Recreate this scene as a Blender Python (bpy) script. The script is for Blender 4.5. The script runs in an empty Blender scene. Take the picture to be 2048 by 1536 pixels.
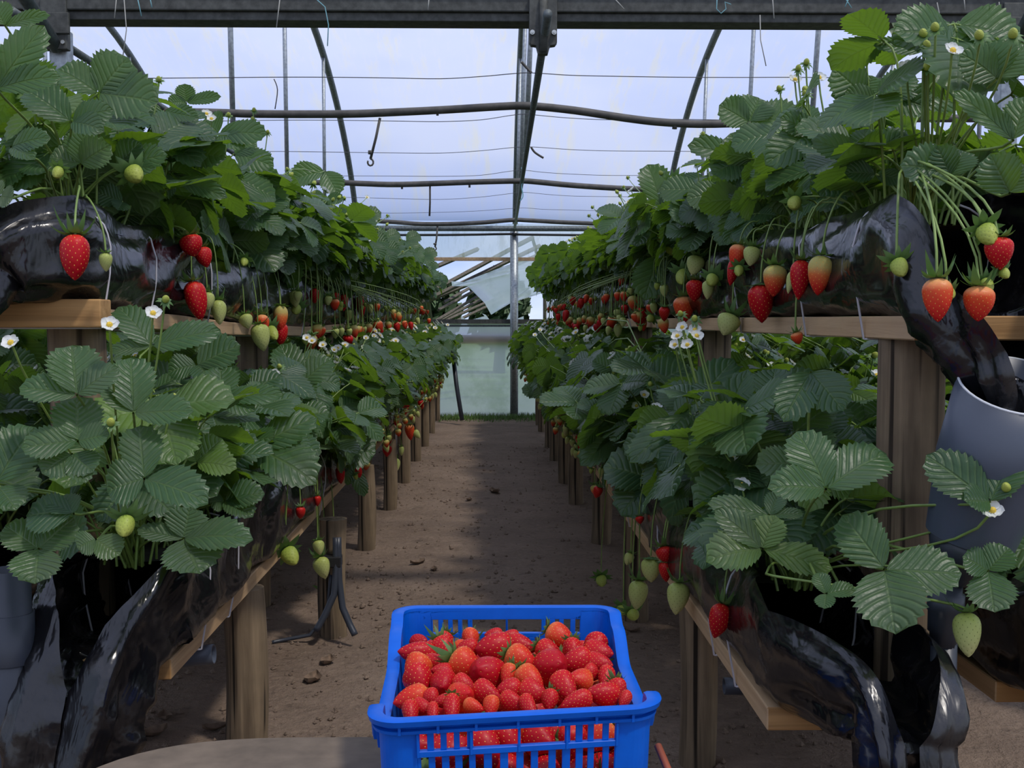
import bpy, math, random
import numpy as np
from mathutils import Vector, Matrix, noise

S = bpy.context.scene
COL = S.collection
PI = math.pi

# ---------------------------------------------------------------- camera
F = 2250.0                       # focal length in pixels of the 2048 wide frame
cam_data = bpy.data.cameras.new('camera')
cam_data.sensor_width = 36.0
cam_data.lens = F / 2048.0 * 36.0
cam_data.clip_start = 0.02
cam_data.clip_end = 300
camera = bpy.data.objects.new('camera', cam_data)
COL.objects.link(camera)
PITCH = math.atan(128.0 / F)
YAW = math.atan(39.0 / F)
camera.location = (0, 0, 1.0)
camera.rotation_euler = (PI / 2 - PITCH, 0, -YAW)
S.camera = camera
CAM_M = camera.rotation_euler.to_matrix()
CAM_P = Vector((0, 0, 1.0))

# ---------------------------------------------------------------- daylight and exposure
S.view_settings.view_transform = 'Standard'
S.view_settings.look = 'None'
S.view_settings.gamma = 1.0
S.view_settings.use_curve_mapping = False
S.view_settings.exposure = 0.42
S.cycles.max_bounces = 10
S.cycles.diffuse_bounces = 4
S.cycles.glossy_bounces = 3
S.cycles.transmission_bounces = 5
S.cycles.transparent_max_bounces = 12
S.cycles.sample_clamp_indirect = 6.0
S.cycles.caustics_reflective = False
S.cycles.caustics_refractive = False
S.cycles.use_denoising = True

world = bpy.data.worlds.new('sky')
S.world = world
world.use_nodes = True
wn = world.node_tree.nodes
wl = world.node_tree.links
wn.clear()
w_out = wn.new('ShaderNodeOutputWorld')
w_bg = wn.new('ShaderNodeBackground')
w_tc = wn.new('ShaderNodeTexCoord')
w_map = wn.new('ShaderNodeMapping')
w_map.inputs['Scale'].default_value = (1.0, 1.0, 2.6)
w_noise = wn.new('ShaderNodeTexNoise')
w_noise.inputs['Scale'].default_value = 3.2
w_noise.inputs['Detail'].default_value = 7
w_ramp = wn.new('ShaderNodeValToRGB')
w_ramp.color_ramp.elements[0].position = 0.42
w_ramp.color_ramp.elements[0].color = (0.46, 0.60, 0.98, 1)
w_ramp.color_ramp.elements[1].position = 0.60
w_ramp.color_ramp.elements[1].color = (0.80, 0.88, 1.05, 1)
wl.new(w_tc.outputs['Generated'], w_map.inputs['Vector'])
wl.new(w_map.outputs['Vector'], w_noise.inputs['Vector'])
wl.new(w_noise.outputs['Fac'], w_ramp.inputs['Fac'])
wl.new(w_ramp.outputs['Color'], w_bg.inputs['Color'])
w_bg.inputs['Strength'].default_value = 0.80
wl.new(w_bg.outputs['Background'], w_out.inputs['Surface'])

sun_data = bpy.data.lights.new('sun', 'SUN')
sun_data.energy = 4.6
sun_data.angle = math.radians(5)
sun_data.color = (1.0, 0.93, 0.82)
sun = bpy.data.objects.new('sun', sun_data)
COL.objects.link(sun)
sun.rotation_euler = Vector((-0.40, 0.36, -0.95)).to_track_quat('-Z', 'Y').to_euler()
sun.location = (4, -4, 12)

# ---------------------------------------------------------------- helpers
def ray(u, v):
    d = CAM_M @ Vector(((u - 1024.0) / F, -(v - 768.0) / F, -1.0))
    return d

def at_y(u, v, y):
    """the point of the place at forward distance y that the photo shows at pixel u, v"""
    d = ray(u, v)
    return CAM_P + d * (y / d.y)

def at_z(u, v, z):
    d = ray(u, v)
    return CAM_P + d * ((z - 1.0) / d.z)

def at_x(u, v, x):
    d = ray(u, v)
    return CAM_P + d * (x / d.x)

class MB:
    """collects faces of one mesh"""
    def __init__(self):
        self.v = []; self.f = []; self.m = []; self.uv = []; self.rn = []
    def add(self, verts, faces, mat=0, uvs=None, rnd=0.5):
        o = len(self.v)
        self.v.extend([tuple(p) for p in verts])
        for f in faces:
            self.f.append(tuple(i + o for i in f))
            self.m.append(mat)
            if uvs is None:
                self.uv.extend([(0.5, 0.5)] * len(f))
            else:
                self.uv.extend([tuple(uvs[i]) for i in f])
            self.rn.extend([(rnd, 0.0)] * len(f))
        return self
    def box(self, lo, hi, mat=0):
        x0, y0, z0 = lo; x1, y1, z1 = hi
        v = [(x0,y0,z0),(x1,y0,z0),(x1,y1,z0),(x0,y1,z0),(x0,y0,z1),(x1,y0,z1),(x1,y1,z1),(x0,y1,z1)]
        f = [(0,3,2,1),(4,5,6,7),(0,1,5,4),(1,2,6,5),(2,3,7,6),(3,0,4,7)]
        return self.add(v, f, mat)
    def tube(self, pts, r, n=8, mat=0, cap=True, rnd=0.5, uv=False):
        pts = [Vector(p) for p in pts]
        k = len(pts)
        rs = r if isinstance(r, (list, tuple)) else [r] * k
        verts = []; faces = []; uvs = []
        t0 = (pts[1] - pts[0]).normalized()
        ref = Vector((0, 0, 1)) if abs(t0.z) < 0.9 else Vector((1, 0, 0))
        a = t0.cross(ref).normalized()
        for i in range(k):
            t = (pts[min(i + 1, k - 1)] - pts[max(i - 1, 0)])
            t = t.normalized() if t.length > 1e-9 else t0
            a = (a - t * a.dot(t))
            a = a.normalized() if a.length > 1e-6 else t.orthogonal().normalized()
            b = t.cross(a)
            for j in range(n):
                an = 2 * PI * j / n
                verts.append(pts[i] + (a * math.cos(an) + b * math.sin(an)) * rs[i])
                uvs.append((j / n, i / max(1, k - 1)))
        for i in range(k - 1):
            for j in range(n):
                j2 = (j + 1) % n
                faces.append((i*n+j, i*n+j2, (i+1)*n+j2, (i+1)*n+j))
        if cap:
            faces.append(tuple(range(n - 1, -1, -1)))
            faces.append(tuple((k-1)*n + j for j in range(n)))
        return self.add(verts, faces, mat, uvs if uv else None, rnd)
    def grid(self, pts, nu, nv, mat=0, uvs=None, rnd=0.5, close=False):
        """pts: nv rows of nu points"""
        faces = []
        for i in range(nv - 1):
            for j in range(nu if close else nu - 1):
                j2 = (j + 1) % nu
                faces.append((i*nu+j, i*nu+j2, (i+1)*nu+j2, (i+1)*nu+j))
        return self.add(pts, faces, mat, uvs, rnd)
    def mesh(self, name, mats, smooth=True):
        me = bpy.data.meshes.new(name)
        me.from_pydata(self.v, [], self.f)
        me.polygons.foreach_set('material_index', self.m)
        l = me.uv_layers.new(name='UVMap')
        l.data.foreach_set('uv', np.array(self.uv, dtype=np.float32).ravel())
        l2 = me.uv_layers.new(name='rnd')
        l2.data.foreach_set('uv', np.array(self.rn, dtype=np.float32).ravel())
        for m in (mats if isinstance(mats, (list, tuple)) else [mats]):
            me.materials.append(m)
        if smooth:
            me.polygons.foreach_set('use_smooth', [True] * len(me.polygons))
        me.update()
        return me
    def build(self, name, mats, parent=None, smooth=False, bevel=0.0, loc=None, seg=2, angle=40):
        me = self.mesh(name, mats, smooth)
        o = bpy.data.objects.new(name, me)
        COL.objects.link(o)
        if loc is not None: o.location = loc
        if parent is not None: o.parent = parent
        if bevel > 0:
            md = o.modifiers.new('bevel', 'BEVEL')
            md.width = bevel; md.segments = seg; md.limit_method = 'ANGLE'
            md.angle_limit = math.radians(angle)
        return o

def tag(o, label=None, cat=None, group=None, kind=None):
    if label: o['label'] = label
    if cat: o['category'] = cat
    if group: o['group'] = group
    if kind: o['kind'] = kind
    return o

def thing(name, label, cat, loc=(0, 0, 0), group=None, rotz=0.0):
    o = bpy.data.objects.new(name, None)
    COL.objects.link(o)
    o.location = loc
    o.rotation_euler = (0, 0, rotz)
    o.empty_display_size = 0.05
    return tag(o, label, cat, group)

_ORD = ('zeroth first second third fourth fifth sixth seventh eighth ninth tenth eleventh twelfth thirteenth fourteenth '
        'fifteenth sixteenth seventeenth eighteenth nineteenth').split()
_TENS = {2: 'twenty', 3: 'thirty', 4: 'forty', 5: 'fifty', 6: 'sixty'}
_TENTH = {2: 'twentieth', 3: 'thirtieth', 4: 'fortieth', 5: 'fiftieth', 6: 'sixtieth'}
def ordinal(n):
    if n < 20: return _ORD[n]
    t, r = divmod(n, 10)
    return _TENTH[t] if r == 0 else _TENS[t] + '-' + _ORD[r]

def lerp(a, b, t): return a + (b - a) * t
def bez(p0, p1, p2, p3, n):
    out = []
    for i in range(n + 1):
        t = i / n; q = 1 - t
        out.append(p0*q**3 + p1*(3*q*q*t) + p2*(3*q*t*t) + p3*t**3)
    return out

# ---------------------------------------------------------------- materials
class NT:
    def __init__(self, name):
        self.mat = bpy.data.materials.new(name)
        self.mat.use_nodes = True
        self.n = self.mat.node_tree.nodes
        self.l = self.mat.node_tree.links
        self.n.clear()
        self.out = self.n.new('ShaderNodeOutputMaterial')
    def node(self, t, **kw):
        nd = self.n.new(t)
        for k, v in kw.items(): setattr(nd, k, v)
        return nd
    def link(self, a, b): self.l.new(a, b)
    def put(self, sock, v):
        if hasattr(v, 'is_output') or isinstance(v, bpy.types.NodeSocket): self.l.new(v, sock)
        else:
            if isinstance(v, (tuple, list)) and len(v) == 3 and sock.type == 'RGBA': v = (*v, 1)
            sock.default_value = v
    def math(self, op, a, b=None, c=None, clamp=False):
        nd = self.node('ShaderNodeMath', operation=op, use_clamp=clamp)
        for i, x in enumerate((a, b, c)):
            if x is not None: self.put(nd.inputs[i], x)
        return nd.outputs[0]
    def mix(self, fac, a, b, mode='MIX'):
        nd = self.node('ShaderNodeMix', data_type='RGBA', blend_type=mode)
        self.put(nd.inputs[0], fac); self.put(nd.inputs[6], a); self.put(nd.inputs[7], b)
        return nd.outputs[2]
    def ramp(self, fac, stops, interp='LINEAR'):
        nd = self.node('ShaderNodeValToRGB')
        cr = nd.color_ramp; cr.interpolation = interp
        while len(cr.elements) < len(stops): cr.elements.new(0.5)
        for e, (p, c) in zip(cr.elements, stops):
            e.position = p; e.color = (*c, 1) if len(c) == 3 else c
        self.put(nd.inputs[0], fac)
        return nd.outputs['Color']
    def coord(self, which='Object', scale=None):
        tc = self.node('ShaderNodeTexCoord')
        o = tc.outputs[which]
        if scale is not None:
            mp = self.node('ShaderNodeMapping')
            mp.inputs['Scale'].default_value = scale
            self.link(o, mp.inputs['Vector'])
            o = mp.outputs['Vector']
        return o
    def noise(self, vec, scale, detail=4, rough=0.55, out='Fac', dist=0.0):
        nd = self.node('ShaderNodeTexNoise')
        nd.inputs['Scale'].default_value = scale
        nd.inputs['Detail'].default_value = detail
        nd.inputs['Roughness'].default_value = rough
        nd.inputs['Distortion'].default_value = dist
        if vec is not None: self.link(vec, nd.inputs['Vector'])
        return nd.outputs[out]
    def bump(self, h, strength=0.3, dist=0.01):
        nd = self.node('ShaderNodeBump')
        nd.inputs['Strength'].default_value = strength
        nd.inputs['Distance'].default_value = dist
        self.link(h, nd.inputs['Height'])
        return nd.outputs['Normal']
    def princ(self, color, rough=0.5, metal=0.0, normal=None, spec=None, coat=0.0):
        nd = self.node('ShaderNodeBsdfPrincipled')
        self.put(nd.inputs['Base Color'], color)
        self.put(nd.inputs['Roughness'], rough)
        self.put(nd.inputs['Metallic'], metal)
        if spec is not None: nd.inputs['Specular IOR Level'].default_value = spec
        if coat: nd.inputs['Coat Weight'].default_value = coat
        if normal is not None: self.link(normal, nd.inputs['Normal'])
        return nd
    def done(self, sh):
        self.link(sh.outputs[0] if hasattr(sh, 'outputs') else sh, self.out.inputs['Surface'])
        return self.mat
    def mixsh(self, fac, a, b):
        nd = self.node('ShaderNodeMixShader')
        self.put(nd.inputs[0], fac)
        self.link(a.outputs[0], nd.inputs[1]); self.link(b.outputs[0], nd.inputs[2])
        return nd
    def trans(self, color):
        nd = self.node('ShaderNodeBsdfTranslucent'); self.put(nd.inputs[0], color); return nd
    def clear(self, color=(1, 1, 1)):
        nd = self.node('ShaderNodeBsdfTransparent'); self.put(nd.inputs[0], color); return nd
    def uv(self, name='UVMap'):
        nd = self.node('ShaderNodeUVMap'); nd.uv_map = name
        sp = self.node('ShaderNodeSeparateXYZ'); self.link(nd.outputs[0], sp.inputs[0])
        return sp.outputs[0], sp.outputs[1]

def simple(name, color, rough=0.5, metal=0.0, nscale=None, namt=0.3, bump=0.0, spec=None):
    t = NT(name)
    if nscale:
        f = t.noise(t.coord('Object'), nscale, 5)
        dark = tuple(c * (1 - namt) for c in color); lite = tuple(min(1, c * (1 + namt)) for c in color)
        col = t.ramp(f, [(0.3, dark), (0.7, lite)])
        nrm = t.bump(f, bump, 0.004) if bump else None
    else:
        col = color; nrm = None
    return t.done(t.princ(col, rough, metal, nrm, spec))

def leaf_material(name, dark, mid, young, backlit):
    t = NT(name)
    u, v = t.uv()
    r, _ = t.uv('rnd')
    c = t.math('ABSOLUTE', t.math('SUBTRACT', t.math('MULTIPLY', u, 2.0), 1.0))
    ph = t.math('MULTIPLY', t.math('SUBTRACT', v, t.math('MULTIPLY', c, 0.32)), 7.5)
    s = t.math('SINE', t.math('MULTIPLY', ph, 2 * PI))
    vein = t.math('POWER', t.math('MULTIPLY_ADD', s, 0.5, 0.5), 5.0)        # thin side veins
    midr = t.math('SUBTRACT', 1.0, t.math('MULTIPLY', c, 14.0), clamp=True)
    veins = t.math('MAXIMUM', t.math('MULTIPLY', vein, 0.55), midr)
    nz = t.noise(t.coord('Object'), 55.0, 3)
    base = t.ramp(r, [(0.0, dark), (0.55, mid), (0.86, mid), (1.0, young)])
    base = t.mix(t.math('MULTIPLY', nz, 0.5), base, tuple(x * 0.55 for x in mid))
    col = t.mix(t.math('MULTIPLY', veins, 0.42), base, (0.20, 0.30, 0.10))
    du = t.ramp(t.noise(t.coord('Object'), 9.0, 4, 0.6), [(0.45, (0, 0, 0)), (0.72, (1, 1, 1))])
    col = t.mix(t.math('MULTIPLY', du, 0.30), col, (0.15, 0.15, 0.115))
    # underside is paler
    geo = t.node('ShaderNodeNewGeometry')
    col = t.mix(t.math('MULTIPLY', geo.outputs['Backfacing'], 0.55), col, (0.17, 0.25, 0.12))
    h = t.math('ADD', t.math('MULTIPLY', t.math('POWER', t.math('MULTIPLY_ADD', s, 0.5, 0.5), 3.0), -0.8), t.math('MULTIPLY', nz, 0.6))
    h = t.math('SUBTRACT', h, t.math('MULTIPLY', midr, 0.9))
    nrm = t.bump(h, 0.5, 0.004)
    p = t.princ(col, 0.38, 0, nrm, 0.45)
    tr = t.trans(t.mix(t.math('MULTIPLY', veins, 0.5), backlit, tuple(x * 0.5 for x in backlit)))
    return t.done(t.mixsh(0.34, p, tr))

M = {}
M['leaf'] = leaf_material('strawberry_leaf', (0.028, 0.080, 0.044), (0.056, 0.128, 0.044), (0.16, 0.27, 0.04), (0.22, 0.40, 0.02))
M['stem'] = simple('green_stem', (0.18, 0.27, 0.06), 0.45, nscale=30, namt=0.25)
M['calyx'] = (lambda t: t.done(t.mixsh(0.25, t.princ(t.mix(t.noise(t.coord('Object'), 80, 2), (0.07, 0.16, 0.045), (0.17, 0.28, 0.09)), 0.5), t.trans((0.12, 0.25, 0.03)))))(NT('calyx_green'))
def berry_material(name, stops, rough=0.42, sss=0.1):
    t = NT(name)
    u, v = t.uv()
    nz = t.noise(t.coord('Object'), 26.0, 3)
    f = t.math('ADD', v, t.math('MULTIPLY', t.math('SUBTRACT', nz, 0.5), 0.22))
    col = t.ramp(f, stops)
    p = t.princ(col, rough, 0, None, 0.22)
    p.inputs['Subsurface Weight'].default_value = 0.0
    return t.done(p)
RED = (0.50, 0.007, 0.012); DRED = (0.38, 0.003, 0.011); ORG = (0.66, 0.075, 0.018); PALE = (0.62, 0.50, 0.18); PGRN = (0.40, 0.46, 0.13)
M['red'] = berry_material('berry_red', [(0.0, (0.60, 0.03, 0.016)), (0.25, RED), (1.0, DRED)])
M['orange'] = berry_material('berry_orange_red', [(0.0, (0.80, 0.42, 0.16)), (0.3, ORG), (0.65, (0.68, 0.04, 0.022)), (1.0, RED)])
M['turning'] = berry_material('berry_turning', [(0.0, (0.40, 0.40, 0.11)), (0.32, (0.52, 0.40, 0.12)), (0.52, (0.66, 0.15, 0.04)), (0.8, (0.62, 0.035, 0.02)), (1.0, RED)])
M['picked'] = berry_material('berry_picked_orange_red', [(0.0, (0.70, 0.20, 0.06)), (0.25, (0.62, 0.055, 0.016)), (0.7, (0.56, 0.02, 0.012)), (1.0, RED)])
M['pale'] = berry_material('berry_pale_green', [(0.0, (0.36, 0.42, 0.10)), (0.6, (0.46, 0.50, 0.17)), (1.0, (0.55, 0.52, 0.22))], 0.4)
M['young'] = berry_material('berry_young_green', [(0.0, (0.26, 0.36, 0.05)), (1.0, (0.40, 0.44, 0.09))], 0.45)
M['seed_gold'] = simple('seed_gold', (0.86, 0.42, 0.07), 0.4)
M['seed_green'] = simple('seed_green', (0.16, 0.19, 0.035), 0.45)
M['petal'] = (lambda t: t.done(t.mixsh(0.3, t.princ((0.85, 0.87, 0.84), 0.5), t.trans((0.85, 0.87, 0.8)))))(NT('white_petal'))
M['pollen'] = simple('yellow_flower_centre', (0.70, 0.48, 0.05), 0.7, nscale=300, namt=0.3)

def film_material(name, col, transp, refl, dirt=(0.55, 0.53, 0.42), dirt_amt=0.5, streak=(6.0, 0.9, 0.9), spec=0.2):
    t = NT(name)
    n1 = t.noise(t.coord('Object', streak), 2.2, 6, 0.62)
    n2 = t.noise(t.coord('Object', tuple(s * 0.35 for s in streak)), 2.0, 3)
    f = t.math('MULTIPLY', t.ramp(n1, [(0.47, (0, 0, 0)), (0.62, (1, 1, 1))]), t.ramp(n2, [(0.40, (0, 0, 0)), (0.58, (1, 1, 1))]))
    c = t.mix(t.math('MULTIPLY', f, dirt_amt), col, dirt)
    tl = t.trans(c)
    di = t.node('ShaderNodeBsdfDiffuse'); t.put(di.inputs[0], c)
    body = t.mixsh(refl, tl, di)
    return t.done(t.mixsh(transp, body, t.clear((0.95, 0.96, 1.0))))
M['roof_film'] = film_material('greenhouse_roof_film', (0.34, 0.38, 0.52), 0.31, 0.16, (0.40, 0.40, 0.36), 0.8)
M['band_film'] = film_material('algae_stained_film', (0.86, 0.90, 0.92), 0.42, 0.2, (0.42, 0.46, 0.30), 0.75, (7, 1, 2.0))
M['wall_film'] = film_material('hazy_wall_film', (0.60, 0.64, 0.65), 0.18, 0.2, (0.36, 0.42, 0.36), 0.6, (1.5, 1.5, 1.5))
M['torn_film'] = film_material('torn_white_film', (0.90, 0.93, 1.0), 0.15, 0.25, (0.6, 0.62, 0.66), 0.4, (4, 4, 4))

def plastic_material():
    t = NT('black_plastic_sheet')
    o = t.coord('Object')
    dust = t.noise(o, 9.0, 8, 0.7)
    geo = t.node('ShaderNodeNewGeometry')
    sp = t.node('ShaderNodeSeparateXYZ'); t.link(geo.outputs['Normal'], sp.inputs[0])
    d = t.ramp(dust, [(0.50, (0, 0, 0)), (0.78, (1, 1, 1))])
    dd = t.math('MULTIPLY', d, 0.55)
    col = t.mix(dd, (0.006, 0.006, 0.0075), (0.060, 0.054, 0.050))
    rough = t.math('MULTIPLY_ADD', dd, 0.45, 0.20)
    w1 = t.noise(t.coord('Object', (10, 3.5, 4)), 2.4, 3, 0.5, dist=0.6)
    w2 = t.noise(o, 38.0, 3, 0.5, dist=1.0)
    h = t.math('ADD', t.math('MULTIPLY', w1, 1.0), t.math('MULTIPLY', w2, 0.05))
    return t.done(t.princ(col, rough, 0, t.bump(h, 0.28, 0.03), 0.6))
M['plastic'] = plastic_material()
M['soil_mix'] = simple('dark_substrate', (0.018, 0.014, 0.011), 0.95, nscale=40, namt=0.6, bump=0.5)

def wood_material(name, a, b, axis, scale=1.0, crack=0.0, rough=0.75, stain=None):
    t = NT(name)
    sc = [38.0 * scale] * 3; sc[axis] = 1.6 * scale
    f = t.noise(t.coord('Object', tuple(sc)), 1.0, 5, 0.6, dist=0.35)
    sc2 = [60.0 * scale] * 3; sc2[axis] = 1.2 * scale
    f2 = t.noise(t.coord('Object', tuple(sc2)), 1.0, 2, 0.5)
    col = t.ramp(f, [(0.28, a), (0.72, b)])
    if crack:
        k = t.ramp(f2, [(0.36, (1, 1, 1)), (0.43, (0, 0, 0))])
        col = t.mix(t.math('MULTIPLY', k, crack), col, tuple(x * 0.15 for x in a))
    if stain is not None:
        s = t.ramp(t.noise(t.coord('Object'), 5.0, 4), [(0.45, (0, 0, 0)), (0.66, (1, 1, 1))])
        col = t.mix(t.math('MULTIPLY', s, 0.5), col, stain)
    return t.done(t.princ(col, rough, 0, t.bump(f, 0.35, 0.006), 0.25))
M['plank'] = wood_material('sawn_pine_plank', (0.46, 0.29, 0.15), (0.70, 0.48, 0.27), 1, 1.0, 0.2, stain=(0.42, 0.30, 0.19))
M['plank_end'] = wood_material('sawn_pine_crosswise', (0.36, 0.19, 0.07), (0.58, 0.34, 0.14), 0, 1.0, 0.2)
M['post'] = wood_material('weathered_round_post', (0.085, 0.060, 0.038), (0.32, 0.235, 0.145), 2, 1.0, 0.95, 0.85, stain=(0.08, 0.058, 0.04))
M['greywood'] = wood_material('grey_rafter_wood', (0.03, 0.026, 0.022), (0.07, 0.062, 0.054), 1, 1.0, 0.4)
M['galv'] = simple('galvanised_steel', (0.34, 0.37, 0.38), 0.48, 0.75, nscale=60, namt=0.28)
M['galv_dull'] = simple('weathered_steel', (0.13, 0.15, 0.15), 0.6, 0.45, nscale=50, namt=0.35)
M['steel_dark'] = simple('dark_dirty_steel', (0.075, 0.078, 0.070), 0.7, 0.2, nscale=40, namt=0.4)
M['bolt'] = simple('zinc_bolt', (0.55, 0.56, 0.52), 0.35, 0.8)
M['hose'] = simple('grey_irrigation_hose', (0.075, 0.070, 0.062), 0.6, nscale=25, namt=0.3)
M['wire'] = simple('thin_wire', (0.10, 0.10, 0.11), 0.5, 0.6)
M['black'] = simple('black_rubber', (0.012, 0.012, 0.013), 0.5)
M['pvc'] = simple('grey_pvc', (0.062, 0.076, 0.105), 0.38, nscale=6, namt=0.1)
M['pvc_dark'] = simple('dark_grey_pvc', (0.034, 0.040, 0.054), 0.4, nscale=8, namt=0.15)
M['pvc_white'] = simple('pale_pvc_edge', (0.62, 0.64, 0.66), 0.5)
M['string'] = simple('white_string', (0.55, 0.53, 0.56), 0.7)
M['twine_blue'] = simple('faded_blue_twine', (0.20, 0.42, 0.46), 0.8)
M['twine_grey'] = simple('faded_grey_twine', (0.40, 0.40, 0.36), 0.8)
def crate_material():
    t = NT('blue_crate_plastic')
    f = t.noise(t.coord('Object'), 30, 4)
    col = t.ramp(f, [(0.3, (0.0, 0.092, 0.52)), (0.7, (0.0, 0.115, 0.62))])
    return t.done(t.princ(col, 0.40, 0, None, 0.28))
M['crate'] = crate_material()
M['red_paint'] = simple('red_painted_steel', (0.34, 0.085, 0.04), 0.5)
M['concrete'] = simple('pale_worn_board', (0.15, 0.115, 0.082), 0.85, nscale=22, namt=0.22, bump=0.2)
M['dry_leaf'] = simple('dry_brown_leaf', (0.15, 0.10, 0.065), 0.85, nscale=60, namt=0.4)
M['grass'] = simple('green_grass', (0.09, 0.17, 0.03), 0.7, nscale=8, namt=0.4)
M['tree'] = simple('dark_tree_foliage', (0.02, 0.045, 0.014), 0.8, nscale=3, namt=0.5)
M['bark'] = simple('tree_bark', (0.06, 0.045, 0.03), 0.9)
def ground_material():
    t = NT('trodden_earth')
    o = t.coord('Object')
    a = t.noise(o, 2.2, 6, 0.6); b = t.noise(o, 38.0, 6, 0.7); c = t.noise(o, 11.0, 5, 0.65)
    col = t.ramp(a, [(0.3, (0.175, 0.125, 0.092)), (0.7, (0.265, 0.195, 0.145))])
    col = t.mix(t.ramp(b, [(0.5, (0, 0, 0)), (0.78, (0.8, 0.8, 0.8))]), col, (0.32, 0.24, 0.175))
    col = t.mix(t.ramp(c, [(0.28, (0.75, 0.75, 0.75)), (0.42, (0, 0, 0))]), col, (0.105, 0.075, 0.056))
    h = t.math('ADD', t.math('MULTIPLY', c, 1.0), t.math('MULTIPLY', b, 0.5))
    return t.done(t.princ(col, 0.95, 0, t.bump(h, 1.0, 0.03), 0.15))
M['ground'] = ground_material()
M['field'] = simple('grass_field', (0.10, 0.17, 0.05), 0.9, nscale=0.8, namt=0.4)
# ================================================================ ground
def ground_z(x, y):
    z = 0.012 * noise.noise(Vector((x * 1.7, y * 1.7, 3.1))) + 0.006 * noise.noise(Vector((x * 7, y * 7, 1.0)))
    return z + 0.006 * noise.noise(Vector((x * 13, y * 13, 8.0))) + 0.003 * noise.noise(Vector((x * 26, y * 26, 5.0)))

def build_ground():
    xs = list(np.linspace(-7, -1.5, 12)) + list(np.linspace(-1.4, 1.4, 71)) + list(np.linspace(1.5, 7, 12))
    ys = list(np.linspace(-6.5, 0.6, 10)) + list(np.arange(0.8, 11.75, 0.05)) + [11.8, 11.9]
    mb = MB()
    pts = [(x, y, ground_z(x, y)) for y in ys for x in xs]
    mb.grid(pts, len(xs), len(ys))
    o = mb.build('floor', M['ground'], smooth=True)
    tag(o, kind='structure')
    mb = MB()
    mb.add([(-40, 11.7, -0.03), (40, 11.7, -0.03), (40, 70, -0.03), (-40, 70, -0.03)], [(0, 1, 2, 3)])
    tag(mb.build('ground_outside', M['field']), kind='structure')
build_ground()

# ================================================================ the greenhouse shell
YC, HALF, SPRING, RISE = 7.64, 4.05, 1.99, 1.43
def vault_z(q):      # q from -1 to 1 across the span
    return SPRING + RISE * max(0.0, 1 - q * q) ** 0.73

def vault(name, yc, x0, x1):
    mb = MB()
    nx, ny = 25, 49
    pts = []; 
    for i in range(ny):
        q = math.sin((i / (ny - 1) - 0.5) * PI)
        for j in range(nx):
            x = lerp(x0, x1, j / (nx - 1))
            pts.append((x, yc + q * HALF, vault_z(q) + 0.03 + 0.004 * noise.noise(Vector((x * 2, q * 6, yc)))))
    mb.grid(pts, nx, ny)
    return tag(mb.build(name, M['roof_film'], smooth=True), kind='structure')
vault('ceiling', YC, -7, 7)
vault('ceiling_near_span', YC - 2 * HALF - 0.06, -7, 7)

def film_sheet(name, corners, mat, nu=2, nv=2):
    mb = MB(); a, b, c, d = [Vector(p) for p in corners]
    pts = [lerp(lerp(a, b, j / nu), lerp(d, c, j / nu), i / nv) for i in range(nv + 1) for j in range(nu + 1)]
    mb.grid(pts, nu + 1, nv + 1)
    return tag(mb.build(name, M[mat]), kind='structure')
YW = 11.66
film_sheet('wall_left', [(-7, -8.6, 0), (-7, YW, 0), (-7, YW, 3.4), (-7, -8.6, 3.4)], 'wall_film')
film_sheet('wall_right', [(7, -8.6, 0), (7, YW, 0), (7, YW, 3.4), (7, -8.6, 3.4)], 'wall_film')
film_sheet('wall_near', [(-7, -4.6, 0), (7, -4.6, 0), (7, -4.6, 2.05), (-7, -4.6, 2.05)], 'wall_film')
film_sheet('wall_far', [(-7, YW, -0.02), (7, YW, -0.02), (7, YW, 0.965), (-7, YW, 0.965)], 'wall_film', 8, 2)
film_sheet('wall_far_upper', [(-7, YW, 1.63), (7, YW, 1.63), (7, YW, 1.99), (-7, YW, 1.99)], 'band_film', 8, 2)

def bar(name, p0, p1, w, h, mat, bevel=0.0, kind=None):
    """a straight bar along x between two points"""
    mb = MB()
    mb.box((p0[0], p0[1] - w / 2, p0[2] - h / 2), (p1[0], p1[1] + w / 2, p1[2] + h / 2))
    o = mb.build(name, M[mat], bevel=bevel)
    if kind: tag(o, kind=kind)
    return o
tag(bar('rail', (-7, YW - 0.03, 1.625), (7, YW - 0.03, 1.625), 0.05, 0.035, 'plank'),
    'yellowish horizontal rail under the stained film band of the end wall', 'rail')
tag(bar('sill_bar', (-7, YW - 0.02, 0.985), (7, YW - 0.02, 0.985), 0.07, 0.045, 'steel_dark'),
    'dark sill bar across the open end wall at plank height', 'sill')
tag(bar('sill_bar', (-7, YW - 0.02, 0.94), (7, YW - 0.02, 0.94), 0.04, 0.02, 'galv_dull'),
    'thin grey clamping strip just below the dark sill bar', 'strip')
tag(bar('wooden_rail', (-1.0, YW + 0.045, 0.80), (1.2, YW + 0.045, 0.80), 0.03, 0.09, 'plank_end'),
    'beige wooden rail showing through the hazy film of the end wall', 'rail')

# ---- far posts
def steel_post(x, y, z1, r, label, mat='galv'):
    mb = MB(); mb.tube([(x, y, -0.06), (x, y, z1)], r, 14)
    return tag(mb.build('steel_post', M[mat], smooth=True), label, 'post')
steel_post(0.222, 11.55, 1.94, 0.042, 'grey steel post at the far end of the aisle in the end wall')
mb = MB(); mb.tube([at_y(905, 700, 10.9), at_y(913, 770, 10.8), at_y(924, 834, 10.7) - Vector((0, 0, 0.03))], 0.022, 10)
tag(mb.build('leaning_pole', M['pvc_dark'], smooth=True), 'thin grey pole leaning by the far end of the left row', 'pole')

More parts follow.
